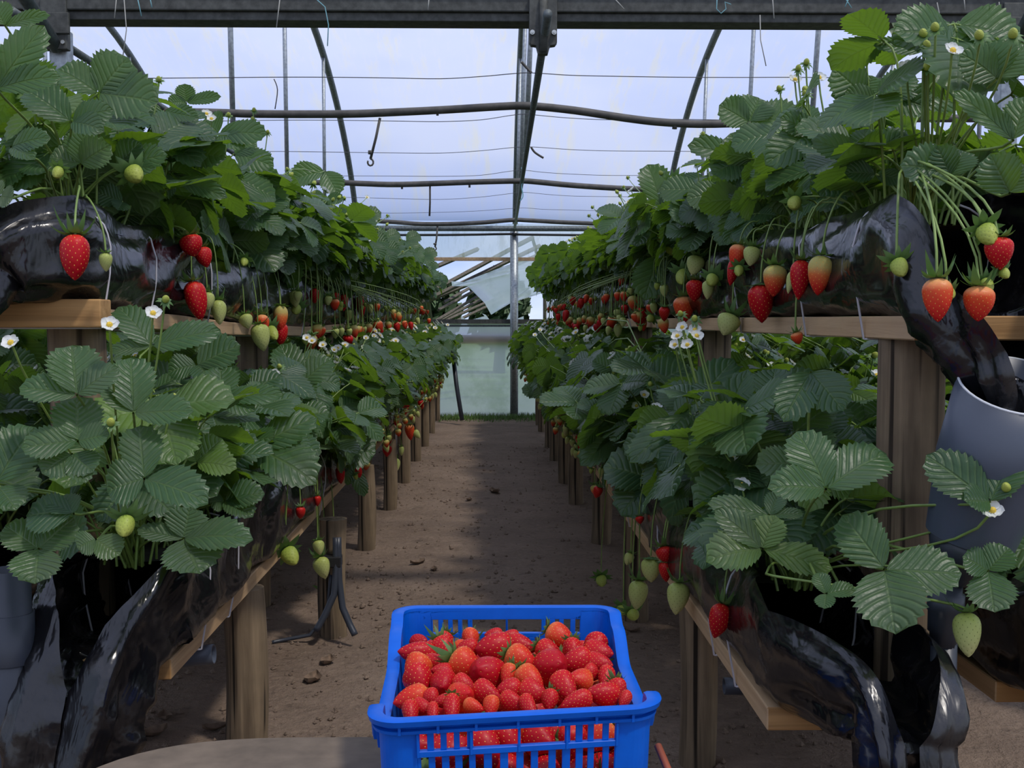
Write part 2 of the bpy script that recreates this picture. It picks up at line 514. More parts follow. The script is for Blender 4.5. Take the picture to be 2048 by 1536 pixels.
# ---- roof trusses: bowed rib, tie rod and three struts each
def truss(x, tie_x0, label, near=False):
    t = thing('roof_truss', label, 'roof truss', (x, YC, SPRING), 'roof trusses of the greenhouse')
    mb = MB()
    n = 40; pts = []
    for i in range(n + 1):
        q = math.sin((i / n - 0.5) * PI)
        pts.append((0, q * HALF, vault_z(q) - SPRING))
    mb.tube(pts, 0.028, 10); mb.build('bowed_rib', M['galv_dull'], t, smooth=True)
    mb = MB()
    mb.tube([(tie_x0 - x, -HALF - 0.3, -0.11), (-0.01, HALF - 0.05, -0.075)], 0.0135, 10)
    mb.build('tie_rod', M['galv_dull'], t, smooth=True)
    for yy in (-1.54, 0.08, 1.85):
        q = yy / HALF
        mb = MB(); tx = lerp(tie_x0 - x, -0.01, (yy + HALF) / (2 * HALF))
        mb.tube([(tx, yy, -0.09), (0, yy, vault_z(q) - SPRING)], 0.0145, 10)
        mb.build('strut', M['galv'], t, smooth=True)
    return t
for x, tx, l in ((-4.6, -4.6, 'roof truss of grey pipe farthest to the side of the left row'),
                 (-3.0, -3.0, 'second bowed roof truss out from the aisle beyond the left row'),
                 (-1.4, -1.37, 'bowed roof truss of grey pipe above the left row'),
                 (0.235, 0.160, 'bowed roof truss of grey pipe over the middle of the aisle'),
                 (1.79, 1.68, 'bowed roof truss of grey pipe above the right row'),
                 (3.35, 3.3, 'second bowed roof truss out from the aisle beyond the right row'),
                 (4.9, 4.9, 'roof truss of grey pipe farthest to the side of the right row')):
    truss(x, tx, l)

# ---- gutter beam across the aisle overhead
YB = 3.58
g = thing('gutter_beam', 'dark galvanised gutter beam spanning overhead between two columns', 'beam', (0.2, YB, 1.98))
zb0 = at_y(1000, 48, YB).z - 1.98; zb1 = at_y(1000, 31, YB).z - 1.98
mb = MB(); mb.box((-7.2, -0.045, zb1), (6.8, 0.045, zb1 + 0.055)); mb.build('web', M['steel_dark'], g, bevel=0.004)
mb = MB(); mb.box((-7.2, -0.030, zb0), (6.8, 0.060, zb1)); mb.build('lower_flange', M['steel_dark'], g, bevel=0.003)
mb = MB(); mb.box((-7.2, -0.055, zb1 + 0.055), (6.8, 0.10, zb1 + 0.075)); mb.box((-7.2, -0.06, zb1 + 0.075), (6.8, -0.05, zb1 + 0.12)); mb.build('gutter_lip', M['galv'], g)

# bracket that holds the tie rod under the beam
b = thing('clamp_bracket', 'dark steel clamp bracket holding the centre pipe under the gutter beam', 'bracket', at_y(1086, 60, YB - 0.05))
w = 27 * YB / F
prof = [(-w, 0.10), (w, 0.10), (w, -0.040), (w * 0.86, -0.048), (w * 0.5, -0.050), (w * 0.34, -0.075), (-w * 0.34, -0.075), (-w * 0.5, -0.050), (-w * 0.86, -0.048), (-w, -0.040)]
mb = MB()
nn = len(prof)
mb.add([(x, -0.012, z) for x, z in prof] + [(x, 0.02, z) for x, z in prof],
       [tuple(range(nn)), tuple(range(2 * nn - 1, nn - 1, -1))] + [(i, i + nn, (i + 1) % nn + nn, (i + 1) % nn) for i in range(nn)])
mb.build('plate', M['steel_dark'], b, bevel=0.002)
mb = MB(); mb.tube([(0, -0.012, 0.09), (0, -0.02, 0.02), (0, -0.012, -0.07)], 0.013, 8); mb.build('saddle', M['steel_dark'], b, smooth=True)
for sx in (-1, 1):
    mb = MB(); mb.tube([(sx * w * 0.78, -0.012, -0.012), (sx * w * 0.78, -0.022, -0.012)], 0.0075, 12); mb.tube([(sx * w * 0.78, -0.02, -0.012), (sx * w * 0.78, -0.026, -0.012)], 0.004, 8)
    mb.build('bolt', M['bolt'], b, smooth=False)

# columns under the beam
def column(x, label, brace_dir):
    c = thing('greenhouse_column', label, 'column', (x, YB + 0.01, 0))
    mb = MB(); mb.box((-0.028, -0.028, -0.05), (0.028, 0.028, 1.90)); mb.build('shaft', M['galv'], c, bevel=0.004)
    mb = MB(); mb.box((-0.04, -0.062, 1.83), (0.04, -0.028, 1.985)); mb.box((-0.05, -0.069, 1.875), (0.05, -0.055, 1.94)); mb.build('head_plate', M['steel_dark'], c, bevel=0.003)
    for sx in (-1, 1):
        mb = MB(); mb.tube([(sx * 0.03, -0.06, 1.85), (sx * 0.03, -0.07, 1.85)], 0.006, 10); mb.build('bolt', M['bolt'], c)
    mb = MB(); mb.tube([(0, -0.04, 1.84), (-0.06, -0.75, 2.20)], 0.022, 10); mb.build('brace', M['galv_dull'], c, smooth=True)
    return c
column(-1.345, 'galvanised column under the beam behind the left upper shelf', 1)
column(1.63, 'galvanised column under the beam behind the right upper shelf', -1)

# ---- hoses and wires strung across the aisle
def strung(name, pix, y, r, mat, label, cat, group=None, n=6):
    pts = [at_y(u, v, y) for u, v in pix]
    fine = []
    for i in range(len(pts) - 1):
        p0 = pts[max(i - 1, 0)]; p1 = pts[i]; p2 = pts[i + 1]; p3 = pts[min(i + 2, len(pts) - 1)]
        for k in range(4):
            t = k / 4
            fine.append(0.5 * ((2 * p1) + (p2 - p0) * t + (2*p0 - 5*p1 + 4*p2 - p3) * t*t + (3*p1 - p0 - 3*p2 + p3) * t**3))
    fine.append(pts[-1])
    o = pts[len(pts) // 2].copy()
    mb = MB(); mb.tube([p - o for p in fine], r, n)
    ob = mb.build(name, M[mat], smooth=True, loc=o)
    return tag(ob, label, cat, group)
def dropper(parent, pix, y, r=0.006, hook=True):
    pts = [at_y(u, v, y) - parent.location for u, v in pix]
    mb = MB(); mb.tube(pts, r, 6)
    if hook:
        e = pts[-1]
        mb.tube([e + Vector((0.012 * math.sin(a), 0, -0.014 + 0.014 * math.cos(a))) for a in np.linspace(0, 5.2, 9)], r * 0.7, 5)
        mb.tube([e + Vector((0, 0, 0.035)), e + Vector((0, 0, 0.02))], r * 1.7, 8)
    mb.build('dropper', M['hose'], parent, smooth=True)
h = strung('irrigation_hose', [(-300, 226), (0, 222), (220, 222), (420, 225), (520, 228), (690, 228), (800, 224), (900, 219), (1000, 213), (1060, 212), (1150, 221), (1250, 236), (1330, 245), (1430, 248), (1640, 240), (1790, 237), (2048, 237), (2300, 236)], 4.78, 0.0165, 'hose',
           'thickest grey irrigation hose strung across the aisle, bent over the centre pipe', 'hose', 'irrigation hoses overhead', 10)
dropper(h, [(760, 236), (752, 275), (741, 318)], 4.78); dropper(h, [(1350, 246), (1349, 258)], 4.78, 0.011, False); dropper(h, [(875, 222), (875, 231)], 4.78, 0.006, False)
h = strung('irrigation_hose', [(-200, 366), (200, 364), (640, 365), (720, 367), (800, 369), (950, 364), (1035, 362), (1065, 363), (1150, 371), (1270, 378), (1420, 380), (1800, 376), (2300, 376)], 7.45, 0.0185, 'hose',
           'middle one of the three grey irrigation hoses strung across the aisle', 'hose', 'irrigation hoses overhead', 10)
dropper(h, [(860, 372), (860, 405), (859, 432)], 7.45, 0.007, False); dropper(h, [(804, 370), (804, 378)], 7.45, 0.008, False); dropper(h, [(939, 368), (939, 375)], 7.45, 0.008, False)
h = strung('irrigation_hose', [(100, 440), (640, 437), (770, 443), (850, 448), (950, 446), (1025, 440), (1060, 441), (1160, 446), (1300, 448), (1900, 444)], 10.4, 0.02, 'hose',
           'farthest and thinnest-looking grey irrigation hose, near the end wall', 'hose', 'irrigation hoses overhead', 10)
dropper(h, [(875, 452), (873, 478), (870, 494)], 10.4, 0.009)
mb = MB(); mb.tube([(-7, 0, 0), (7, 0, 0)], 0.028, 10)
tag(mb.build('steel_pipe', M['galv_dull'], smooth=True, loc=at_y(985, 457, 11.3)), 'straight grey steel pipe along the top of the end wall', 'pipe')
strung('cable', [(100, 466), (800, 470), (1020, 468), (1040, 469), (1300, 471), (1900, 472)], 11.5, 0.013, 'black',
       'black cable running along the stained film band of the end wall', 'cable')
wires = [(4.05, 152, 7, 'wire'), (5.02, 238, 9, 'wire'), (5.98, 301, 8, 'wire'), (6.95, 349, 8, 'wire'), (8.1, 393, 8, 'wire'), (9.2, 421, 6, 'wire'), (10.1, 443, 4, 'wire')]
for k, (y, v0, a, m) in enumerate(wires):
    rng = random.Random(k)
    pix = [(u, v0 + rng.uniform(-1.2, 1.2) - a * math.exp(-((u - (1062 - k * 5)) / 70.0) ** 2) + 4 * math.exp(-((u - 860) / 120.0) ** 2) + abs(u - 1050) * 0.006) for u in
           (-200, 100, 400, 560, 680, 780, 880, 960, 1020, 1050, 1085, 1140, 1220, 1350, 1480, 1620, 1900, 2250)]
    w = strung('support_wire', pix, y, 0.0016, m, '%s thin wire strung across the aisle, counting from the gutter beam to the end wall' % ordinal(k + 1), 'wire', 'wires strung across the aisle', 5)
tw = [([(248, -4), (253, 60), (246, 112)], 'g'), ([(233, -4), (229, 36)], 'g'), ([(275, -4), (283, 32)], 'b'), ([(300, -4), (304, 15)], 'b'),
      ([(560, -4), (553, 55)], 'g'), ([(630, -4), (650, 14), (657, 50), (655, 92)], 'b'), ([(858, -4), (856, 20)], 'g'), ([(1228, -4), (1248, 18)], 'g'),
      ([(1434, -4), (1433, 18), (1442, 27), (1452, 18), (1450, 4), (1462, 9)], 'b'), ([(1545, -4), (1548, 37)], 'g'), ([(1520, 30), (1521, 80), (1532, 132)], 'g'),
      ([(1690, -4), (1703, 16)], 'b'), ([(1697, -2), (1690, 14)], 'b'), ([(1874, 5), (1879, 30), (1887, 47)], 'g'), ([(1928, -4), (1930, 20)], 'g'), ([(1998, 4), (2000, 32)], 'g')]
for k, (pix, c) in enumerate(tw):
    pts = [at_y(u, v, YB - 0.07) for u, v in pix]
    mb = MB(); mb.tube([p - pts[0] for p in pts], 0.0017, 5)
    o = mb.build('twine', M['twine_blue' if c == 'b' else 'twine_grey'], smooth=True, loc=pts[0])
    tag(o, 'frayed %s twine end hanging from the gutter beam, %s from the left column' % ('blue' if c == 'b' else 'grey', ordinal(k + 1)), 'twine', 'twine ends hanging from the gutter beam')
strung('twine', [(1043, 335), (1047, 360), (1043, 372), (1046, 392), (1040, 402)], 7.35, 0.004, 'twine_blue', 'faded blue twine knotted round the centre pipe below the second hose', 'twine')
strung('twig', [(1043, 124), (1052, 134), (1063, 146)], 4.6, 0.006, 'hose', 'short dark twig stuck on the first wire by the centre pipe', 'twig')
strung('twig', [(1062, 294), (1070, 305), (1087, 316)], 5.9, 0.006, 'hose', 'short dark twig caught on the third wire by the centre pipe', 'twig')
strung('twine', [(548, 158), (555, 180), (550, 218)], 4.05, 0.002, 'wire', 'dark thread dangling from the first wire above the left row', 'twine')

# ================================================================ beyond the open end wall
import bmesh
def sheet(name, pix, y, mat, label, cat, amp=0.05, group=None, off=(0, 0)):
    pts = [at_y(off[0] + u, off[1] + v, y) for u, v in pix]
    bm = bmesh.new()
    f = bm.faces.new([bm.verts.new(p) for p in pts])
    bmesh.ops.triangulate(bm, faces=[f])
    for _ in range(3):
        bmesh.ops.subdivide_edges(bm, edges=bm.edges[:], cuts=1, use_grid_fill=True)
    for v in bm.verts:
        v.co.y += amp * (noise.noise(Vector((v.co.x * 3, v.co.z * 3, 2))) + 0.5 * noise.noise(Vector((v.co.x * 9 + v.co.z * 5, v.co.z * 4, 7))))
    me = bpy.data.meshes.new(name); bm.to_mesh(me); bm.free()
    me.materials.append(M[mat]); me.polygons.foreach_set('use_smooth', [True] * len(me.polygons))
    o = bpy.data.objects.new(name, me); COL.objects.link(o)
    return tag(o, label, cat, group)
def c4(*p): return [(800 + x / 3.84, 450 + y / 3.84) for x, y in p]
sheet('torn_film', c4((395, 432), (520, 440), (660, 405), (800, 340), (930, 268), (1300, 258), (1300, 420), (1100, 520), (900, 560), (850, 600), (755, 622), (700, 690), (650, 600), (550, 472), (520, 470), (400, 470)), 11.73, 'torn_film',
      'torn white film hanging in the opening of the end wall', 'film', 0.03)
sheet('torn_film', c4((470, 700), (520, 735), (600, 735), (650, 700), (630, 680), (660, 690), (700, 745), (660, 748), (560, 760), (470, 745)), 11.70, 'torn_film', 'small film scrap on the sill at the end of the left row', 'film', 0.03)
sheet('torn_film', c4((775, 742), (820, 722), (855, 650), (862, 640), (868, 690), (850, 735), (900, 720), (950, 700), (950, 725), (880, 748)), 11.70, 'torn_film', 'small film scrap on the sill beside the far steel post', 'film', 0.03)
raft = [(230, 340, 420, 260), (395, 430, 700, 266), (490, 440, 850, 268), (560, 440, 900, 300), (470, 520, 545, 478), (470, 560, 575, 505), (470, 622, 602, 545), (470, 650, 620, 575), (470, 680, 640, 605), (490, 710, 660, 630), (1060, 255, 1085, 345)]
df = thing('derelict_frame', 'bare grey rafters of a derelict roof frame beyond the open end wall', 'roof frame', (0, 13.0, -0.03))
ends = []
for k, (a, b_, c, d) in enumerate(raft):
    y = 13.2 + 0.25 * k
    p0 = at_y(800 + a / 3.84, 450 + b_ / 3.84, y); p1 = at_y(800 + c / 3.84, 450 + d / 3.84, y + 0.4)
    e = (p1 - p0).normalized(); p0 = p0 - e * 0.7; p1 = p1 + e * 0.5
    mb = MB(); mb.tube([p0 - df.location, p1 - df.location], 0.028 if k < 4 else 0.022, 4)
    mb.build('rafter', M['greywood'], df); ends.append((p0, p1))
mb = MB(); mb.tube([ends[0][0] - df.location, ends[3][0] - df.location, ends[9][0] - df.location], 0.03, 6); mb.build('eaves_beam', M['greywood'], df)
for q in (ends[0][0], ends[9][0], ends[10][1]):
    mb = MB(); mb.tube([q - df.location, (q.x, q.y - 13.0, 0)], 0.03, 6); mb.build('upright', M['greywood'], df)
mb = MB(); mb.tube([ends[1][1] - df.location, ends[10][0] - df.location], 0.03, 6); mb.build('tie_beam', M['greywood'], df)

def tree(x, y, h, w, seed, label):
    rng = random.Random(seed)
    t = thing('tree', label, 'tree', (x, y, -0.03), 'trees beyond the greenhouse')
    mb = MB(); mb.tube([(0, 0, 0), (0.05, 0, h * 0.4), (0, 0, h * 0.7)], [0.12, 0.09, 0.04], 8); mb.build('trunk', M['bark'], t, smooth=True)
    mb = MB()
    for _ in range(900):
        a = rng.uniform(0, 2 * PI); u = rng.uniform(-1, 1); r = rng.uniform(0.35, 1) ** 0.5
        c = Vector((math.cos(a) * math.sqrt(1 - u*u) * w * r, math.sin(a) * math.sqrt(1 - u*u) * w * r, h * 0.62 + u * h * 0.40 * r))
        n = Vector((rng.gauss(0, 1), rng.gauss(0, 1), rng.gauss(0, 1))).normalized(); s = n.orthogonal().normalized() * rng.uniform(0.10, 0.2); q = n.cross(s)
        mb.add([c - s, c - q * 0.5, c + s, c + q * 0.5], [(0, 1, 2, 3)])
    mb.build('crown', M['tree'], t)
for k, (x, h, w) in enumerate(((-5.2, 1.75, 0.9), (-3.2, 1.55, 0.9), (-1.35, 1.95, 0.75), (0.12, 2.0, 0.6), (2.0, 1.5, 0.9), (4.0, 1.7, 0.9))):
    tree(x, 21 + (k % 2) * 0.8, h, w, k, '%s dark tree beyond the open end wall, from the left row side' % ordinal(k + 1))

# grass along the foot of the end wall
rng = random.Random(5); mb = MB()
for _ in range(2600):
    x = rng.uniform(-0.75, 0.5); y = 11.58 - abs(rng.gauss(0, 0.22))
    if y < 10.95: continue
    hgt = rng.uniform(0.02, 0.07); w = 0.004; a = rng.uniform(0, PI); dx, dy = math.cos(a) * w, math.sin(a) * w
    lx, ly = rng.uniform(-0.03, 0.03), rng.uniform(-0.03, 0.03)
    z = ground_z(x, y) - 0.003
    mb.add([(x - dx, y - dy, z), (x + dx, y + dy, z), (x + lx, y + ly, z + hgt)], [(0, 1, 2)])
tag(mb.build('grass', M['grass']), 'short green grass along the foot of the end wall', 'grass', kind='stuff')
# ================================================================ shelves of the two rows
def zl_upper(y):
    ys = [1.9, 2.14, 2.73, 3.18, 4.5, 5.84, 7.4, 12]; zs = [0.992, 0.986, 0.9745, 0.958, 0.936, 0.948, 0.951, 0.955]
    return float(np.interp(y, ys, zs))
class Tier: pass
def mk(key, words, xin, d, y0, zb, y1=11.2, thick=0.036, width=0.19, out=False):
    t = Tier(); t.key = key; t.words = words; t.xin = xin; t.d = d; t.y0 = y0; t.y1 = y1
    t.zb = zb if callable(zb) else (lambda y: zb)
    t.thick = thick; t.width = width; t.out = out
    t.xc = xin + d * width * 0.5
    t.hw, t.hh = 0.108, 0.092
    t.ztop = lambda y: t.zb(y) + t.thick + 2 * t.hh
    t.face = -d if not out else d          # side on which the fruit hangs
    return t
T = {t.key: t for t in (
    mk('RL', 'right lower shelf', 0.418, 1, 1.68, 0.373),
    mk('RU', 'right upper shelf', 0.616, 1, 1.64, 0.970),
    mk('RO', 'outer lower shelf of the right row', 0.824, 1, 1.80, 0.373, 9.0, out=True),
    mk('LL', 'left lower shelf', -0.56, -1, 1.94, 0.373),
    mk('LU', 'left upper shelf', -0.74, -1, 2.12, zl_upper),
    mk('LO', 'outer lower shelf of the left row', -0.95, -1, 2.1, 0.373, 9.0, out=True))}

T['LN'] = mk('LN', 'shelf of the next row beyond the left row', -1.85, -1, 2.9, 0.5, 8.6)
T['RN'] = mk('RN', 'shelf of the next row beyond the right row', 1.75, 1, 2.6, 0.5, 8.6)
def plank(t, ya, yb, label, endgrain=False):
    n = max(2, int((yb - ya) / 0.25)); mb = MB()
    xa, xb = sorted((t.xin, t.xin + t.d * t.width))
    ym = (ya + yb) / 2
    pts = []
    for i in range(n + 1):
        y = lerp(ya, yb, i / n); z = t.zb(y)
        w = 0.002 * noise.noise(Vector((y * 3, t.xin, 0)))
        pts += [(xa + w - t.xc, y - ym, z), (xb + w - t.xc, y - ym, z), (xb + w - t.xc, y - ym, z + t.thick), (xa + w - t.xc, y - ym, z + t.thick)]
    faces = []
    for i in range(n):
        for j in range(4):
            j2 = (j + 1) % 4
            faces.append((i*4+j, i*4+j2, (i+1)*4+j2, (i+1)*4+j))
    mb.add(pts, faces, 0); mb.f += [(0, 3, 2, 1), tuple(n*4 + j for j in range(4))]; mb.m += [1, 1]; mb.uv += [(0.5, 0.5)] * 8; mb.rn += [(0.5, 0)] * 8
    o = mb.build('shelf_plank', [M['plank'], M['plank_end']], bevel=0.002, loc=(t.xc, ym, 0), seg=1)
    return tag(o, label, 'plank', 'shelf planks of the two rows')
plank(T['RL'], 1.68, 5.2, 'near pine plank of the right lower shelf'); plank(T['RL'], 5.21, 11.2, 'far pine plank of the right lower shelf')
plank(T['RU'], 1.64, 5.6, 'near pine plank of the right upper shelf'); plank(T['RU'], 5.61, 11.2, 'far pine plank of the right upper shelf')
plank(T['RO'], 1.80, 9.0, 'pine plank of the outer lower shelf behind the right drain pipe')
plank(T['LL'], 1.94, 5.4, 'near pine plank of the left lower shelf'); plank(T['LL'], 5.41, 11.2, 'far pine plank of the left lower shelf')
plank(T['LU'], 2.16, 5.80, 'near sagging pine plank of the left upper shelf'); plank(T['LU'], 5.81, 11.2, 'far pine plank of the left upper shelf')
plank(T['LO'], 2.1, 9.0, 'pine plank of the outer lower shelf of the left row')
plank(T['LN'], 2.9, 8.6, 'pine plank of the next row beyond the left row'); plank(T['RN'], 2.6, 8.6, 'pine plank of the next row beyond the right row')
for k, y in enumerate((3.2, 5.7, 8.2)):
    for key, sd in (('LN', 'left'), ('RN', 'right')):
        pass
# thick cross board at the near end of the left upper shelf
p0 = at_y(-90, 590, 2.10); p1 = at_y(212, 655, 2.12)
mb = MB(); mb.box((-0.16, -0.035, -0.026), (0.16, 0.035, 0.026))
o = mb.build('cross_board', M['plank_end'], bevel=0.003, loc=((p0.x + p1.x) / 2, 2.115, zl_upper(2.12) + 0.026))
o.rotation_euler = (0, 0, 0.06)
o.scale = ((p1.x - p0.x) / 0.32, 1, 1)
tag(o, 'thick sunlit pine cross board under the end of the left upper shelf', 'board')

# ---- round posts
def post(x, y, ztop, r, label, seed):
    rng = random.Random(seed); mb = MB(); n = 18; rings = 14
    pts = []
    bend = rng.uniform(-0.01, 0.01)
    for i in range(rings + 1):
        z = lerp(-0.05, ztop, i / rings); q = i / rings
        for j in range(n):
            a = 2 * PI * j / n
            rr = r * (1 + 0.05 * noise.noise(Vector((math.cos(a) * 1.5, math.sin(a) * 1.5 + seed, z * 2))))
            pts.append((math.cos(a) * rr + bend * math.sin(q * PI), math.sin(a) * rr, z))
    mb.grid(pts, n, rings + 1, close=True)
    mb.f += [tuple(range(n - 1, -1, -1)), tuple(rings * n + j for j in range(n))]; mb.m += [0, 0]; mb.uv += [(0.5, 0.5)] * (2 * n); mb.rn += [(0.5, 0)] * (2 * n)
    o = mb.build('wooden_post', M['post'], smooth=True, loc=(x, y, 0))
    md = o.modifiers.new('edge', 'EDGE_SPLIT'); md.split_angle = math.radians(50)
    return tag(o, label, 'post', 'round wooden posts under the shelves')
low_r = [(1392, 1528, 76), (1274, 1240, 52), (1200, 1085, 40), (1153, 1010, 30), (1125, 966, 26), (1107, 920, 22), (1094, 894, 19), (1082, 863, 16), (1071, 850, 14)]
low_l = [(490, 1487, 84), (668, 1270, 56), (731, 1100, 36), (790, 1020, 28), (829, 967, 26), (851, 921, 22), (868, 892, 19), (885, 866, 15), (901, 842, 13)]
for side, lst in (('right', low_r), ('left', low_l)):
    for k, (u, v, w) in enumerate(lst):
        y = 1.0 * F / (v - 640.0); p = at_z(u, v, 0.0)
        post(max(p.x, 0.445) if side == 'right' else min(p.x, -0.545 if p.y > 4 else -0.50), p.y, 0.373, min(0.052, w * p.y / F / 2), '%s round post under the %s lower shelf, counting from the near end' % (ordinal(k + 1), side), k + (20 if side == 'left' else 0))
for k, (x, y) in enumerate(((0.672, 1.79), (0.708, 3.57), (0.70, 5.3), (0.70, 7.0), (0.70, 8.7), (0.70, 10.4))):
    post(x, y, 0.97, 0.051, ('tall weathered round post carrying the near end of the right upper shelf' if k == 0 else '%s tall post under the right upper shelf, counting from the near end' % ordinal(k + 1)), 50 + k)
for k, (x, y) in enumerate(((-0.815, 2.22), (-0.83, 3.9), (-0.83, 5.5), (-0.83, 7.2), (-0.83, 8.9), (-0.83, 10.6))):
    post(x, y, zl_upper(y), 0.055, ('tall dark round post carrying the near end of the left upper shelf' if k == 0 else '%s tall post under the left upper shelf, counting from the near end' % ordinal(k + 1)), 70 + k)
for k, y in enumerate((2.3, 4.0, 5.7)):
    post(0.93, y, 0.373, 0.045, '%s short post under the outer lower shelf of the right row' % ordinal(k + 1), 90 + k)
    post(-1.06, y + 0.1, 0.373, 0.045, '%s short post under the outer lower shelf of the left row' % ordinal(k + 1), 95 + k)

# ---- black plastic troughs
def spow(v, e): return math.copysign(abs(v) ** e, v)
def section(phi, hw, hh):
    return spow(math.sin(phi), 0.62) * hw, spow(math.cos(phi), 0.62) * hh
NSEC = 41
def wrinkle(y, a, seed):
    p = Vector((y * 2.6 + seed, a * 1.3, seed * 2.0))
    w = noise.noise(p) * 0.018
    f = y * 9.0 + a * 2.4 + 2.6 * noise.noise(Vector((y * 1.6, a * 0.8, seed + 1.0)))
    amp = 0.022 * max(0.0, 0.42 + noise.noise(Vector((y * 2.1, a * 0.6, seed + 7.0))))
    w += amp * (abs(math.sin(f)) ** 0.5 - 0.6)
    q = y * 4.2 + a * 1.3
    qd = noise.voronoi(Vector((y * 4.6 + a * 0.9, a * 1.15 - y * 1.6, seed * 3.0)))[0]
    w += 0.034 * (qd[0] - 0.42)
    w += 0.005 * (1 - 2 * abs(noise.noise(Vector((q, a * 0.9 - y * 1.5, seed + 4.0)))))
    w += 0.0015 * noise.noise(Vector((y * 14, a * 4, seed)))
    return w
def trough(t, ya, path, label, seed, opening=(0.6, 1.15, 0.0)):
    root = thing('plastic_trough', label, 'trough', (t.xc, ya, t.zb(ya) + t.thick), 'black plastic troughs on the shelves')
    o0 = root.location.copy()
    mb = MB(); pts = []; n = int((t.y1 - ya) / (0.028 if t.key[1] != 'N' else 0.1))
    op = opening[0]
    for i in range(n + 1):
        y = lerp(ya, t.y1, i / n); zc = t.zb(y) + t.thick + t.hh
        for j in range(NSEC):
            ph = lerp(op, 2 * PI - op, j / (NSEC - 1))
            x, z = section(ph, t.hw, t.hh)
            fade = 1.0 if i else 0.0
            w = wrinkle(y, ph, seed)
            nx, nz = math.sin(ph), math.cos(ph)
            zz = max(z + nz * w, -t.hh + 0.0015)
            pts.append(Vector((t.xc + x + nx * w, y, zc + zz)) - o0)
    mb.grid(pts, NSEC, n + 1)
    mb.build('sleeve', M['plastic'], root, smooth=True)
    start = pts[:NSEC]
    # soil
    mb = MB(); sp = []; m = int((t.y1 - ya - 0.05) / 0.06)
    for i in range(m + 1):
        y = lerp(ya + 0.05, t.y1, i / m); zc = t.zb(y) + t.thick + t.hh
        for j in range(6):
            x = lerp(-0.092, 0.092, j / 5)
            sp.append(Vector((t.xc + x, y, zc + t.hh * 0.62 + 0.01 * noise.noise(Vector((x * 20, y * 12, seed))))) - o0)
    mb.grid(sp, 6, m + 1); mb.build('substrate', M['soil_mix'], root, smooth=True)
    # the open end of the sleeve, gathered into a spout that drops down
    if path:
        mb = MB(); rows = list(start); k = 60
        ctr = [Vector((t.xc, ya, t.zb(ya) + t.thick + t.hh))] + [Vector(p) for p in path[0]]
        hws = [t.hw] + path[1]; hhs = [t.hh] + path[2]; ops = [op] + path[3]
        m = len(ctr)
        def cr(vals, f):
            i = min(int(f), m - 2); tt = f - i
            p0 = vals[max(i-1, 0)]; p1 = vals[i]; p2 = vals[i+1]; p3 = vals[min(i+2, m-1)]
            return 0.5 * ((p1 * 2) + (p2 - p0) * tt + (p0*2 - p1*5 + p2*4 - p3) * (tt*tt) + (p1*3 - p0 - p2*3 + p3) * (tt**3))
        for i in range(1, k + 1):
            f = i / k * (m - 1); s = i / k
            c = cr(ctr, f); c2 = cr(ctr, min(f + 0.02, m - 1)); c1 = cr(ctr, max(f - 0.02, 0))
            tg = (c2 - c1).normalized(); xa = Vector((1, 0, 0)); xa = (xa - tg * xa.dot(tg)).normalized(); up = tg.cross(xa)
            if up.z < 0 and abs(tg.z) < 0.7: up = -up
            i0 = min(int(f), m - 2); tt = f - i0
            hw = lerp(hws[i0], hws[i0+1], tt); hh = lerp(hhs[i0], hhs[i0+1], tt); oo = lerp(ops[i0], ops[i0+1], tt)
            for j in range(NSEC):
                ph = lerp(oo, 2 * PI - oo, j / (NSEC - 1))
                x, z = section(ph, hw, hh)
                fold = s * (0.22 * math.sin(ph * 5 + seed + 3 * s) + 0.16 * math.sin(ph * 9 + s * 7) ) * min(1, 4 * (1 - 0.3 * s))
                q0 = Vector((math.sin(ph) * 1.6 + seed, math.cos(ph) * 1.6, c.z * 11 + c.y * 7))
                sw = min(1.0, s * 1.8)
                crease = sw * (0.026 * (noise.voronoi(q0)[0][0] - 0.4) + 0.011 * (noise.voronoi(q0 * 2.3)[0][0] - 0.4))
                w = wrinkle(c.y, ph, seed) * (1 - s) 
                sc = 1 + fold
                p = c + xa * (x * sc) + up * (z * sc) + (xa * math.sin(ph) + up * math.cos(ph)) * (crease + w)
                rows.append(p - o0)
        mb.grid(rows, NSEC, k + 1)
        mb.build('gathered_spout', M['plastic'], root, smooth=True)
    return root
trough(T['RL'], 1.80, ([(0.525, 1.66, 0.50), at_y(1790, 1395, 1.46), at_y(1808, 1500, 1.40), at_y(1815, 1600, 1.40), at_y(1815, 1750, 1.42)],
       [0.120, 0.062, 0.042, 0.05, 0.05], [0.085, 0.055, 0.034, 0.045, 0.05], [0.95, 0.60, 0.1, 0.0, 0.0]),
       'black plastic trough on the right lower shelf, gathered into a crumpled spout', 1.0)
trough(T['RU'], 1.80, ([(0.715, 1.66, 1.09), at_y(1992, 640, 1.60), at_y(2022, 735, 1.56), at_y(2030, 830, 1.55), at_y(2005, 930, 1.56)],
       [0.116, 0.104, 0.062, 0.046, 0.035], [0.095, 0.085, 0.045, 0.035, 0.03], [0.85, 0.7, 0.25, 0.1, 0.05]),
       'black plastic trough on the right upper shelf, its spout inside the drain pipe', 2.0)
trough(T['LL'], 2.02, ([(-0.655, 1.95, 0.515), at_y(190, 1290, 1.86), at_y(150, 1390, 1.80), at_y(130, 1510, 1.78), at_y(125, 1700, 1.78)],
       [0.118, 0.092, 0.086, 0.080, 0.07], [0.10, 0.065, 0.045, 0.05, 0.05], [0.85, 0.22, 0.0, 0.0, 0.0]),
       'long black plastic trough on the left lower shelf, gathered into a hanging spout', 3.0)
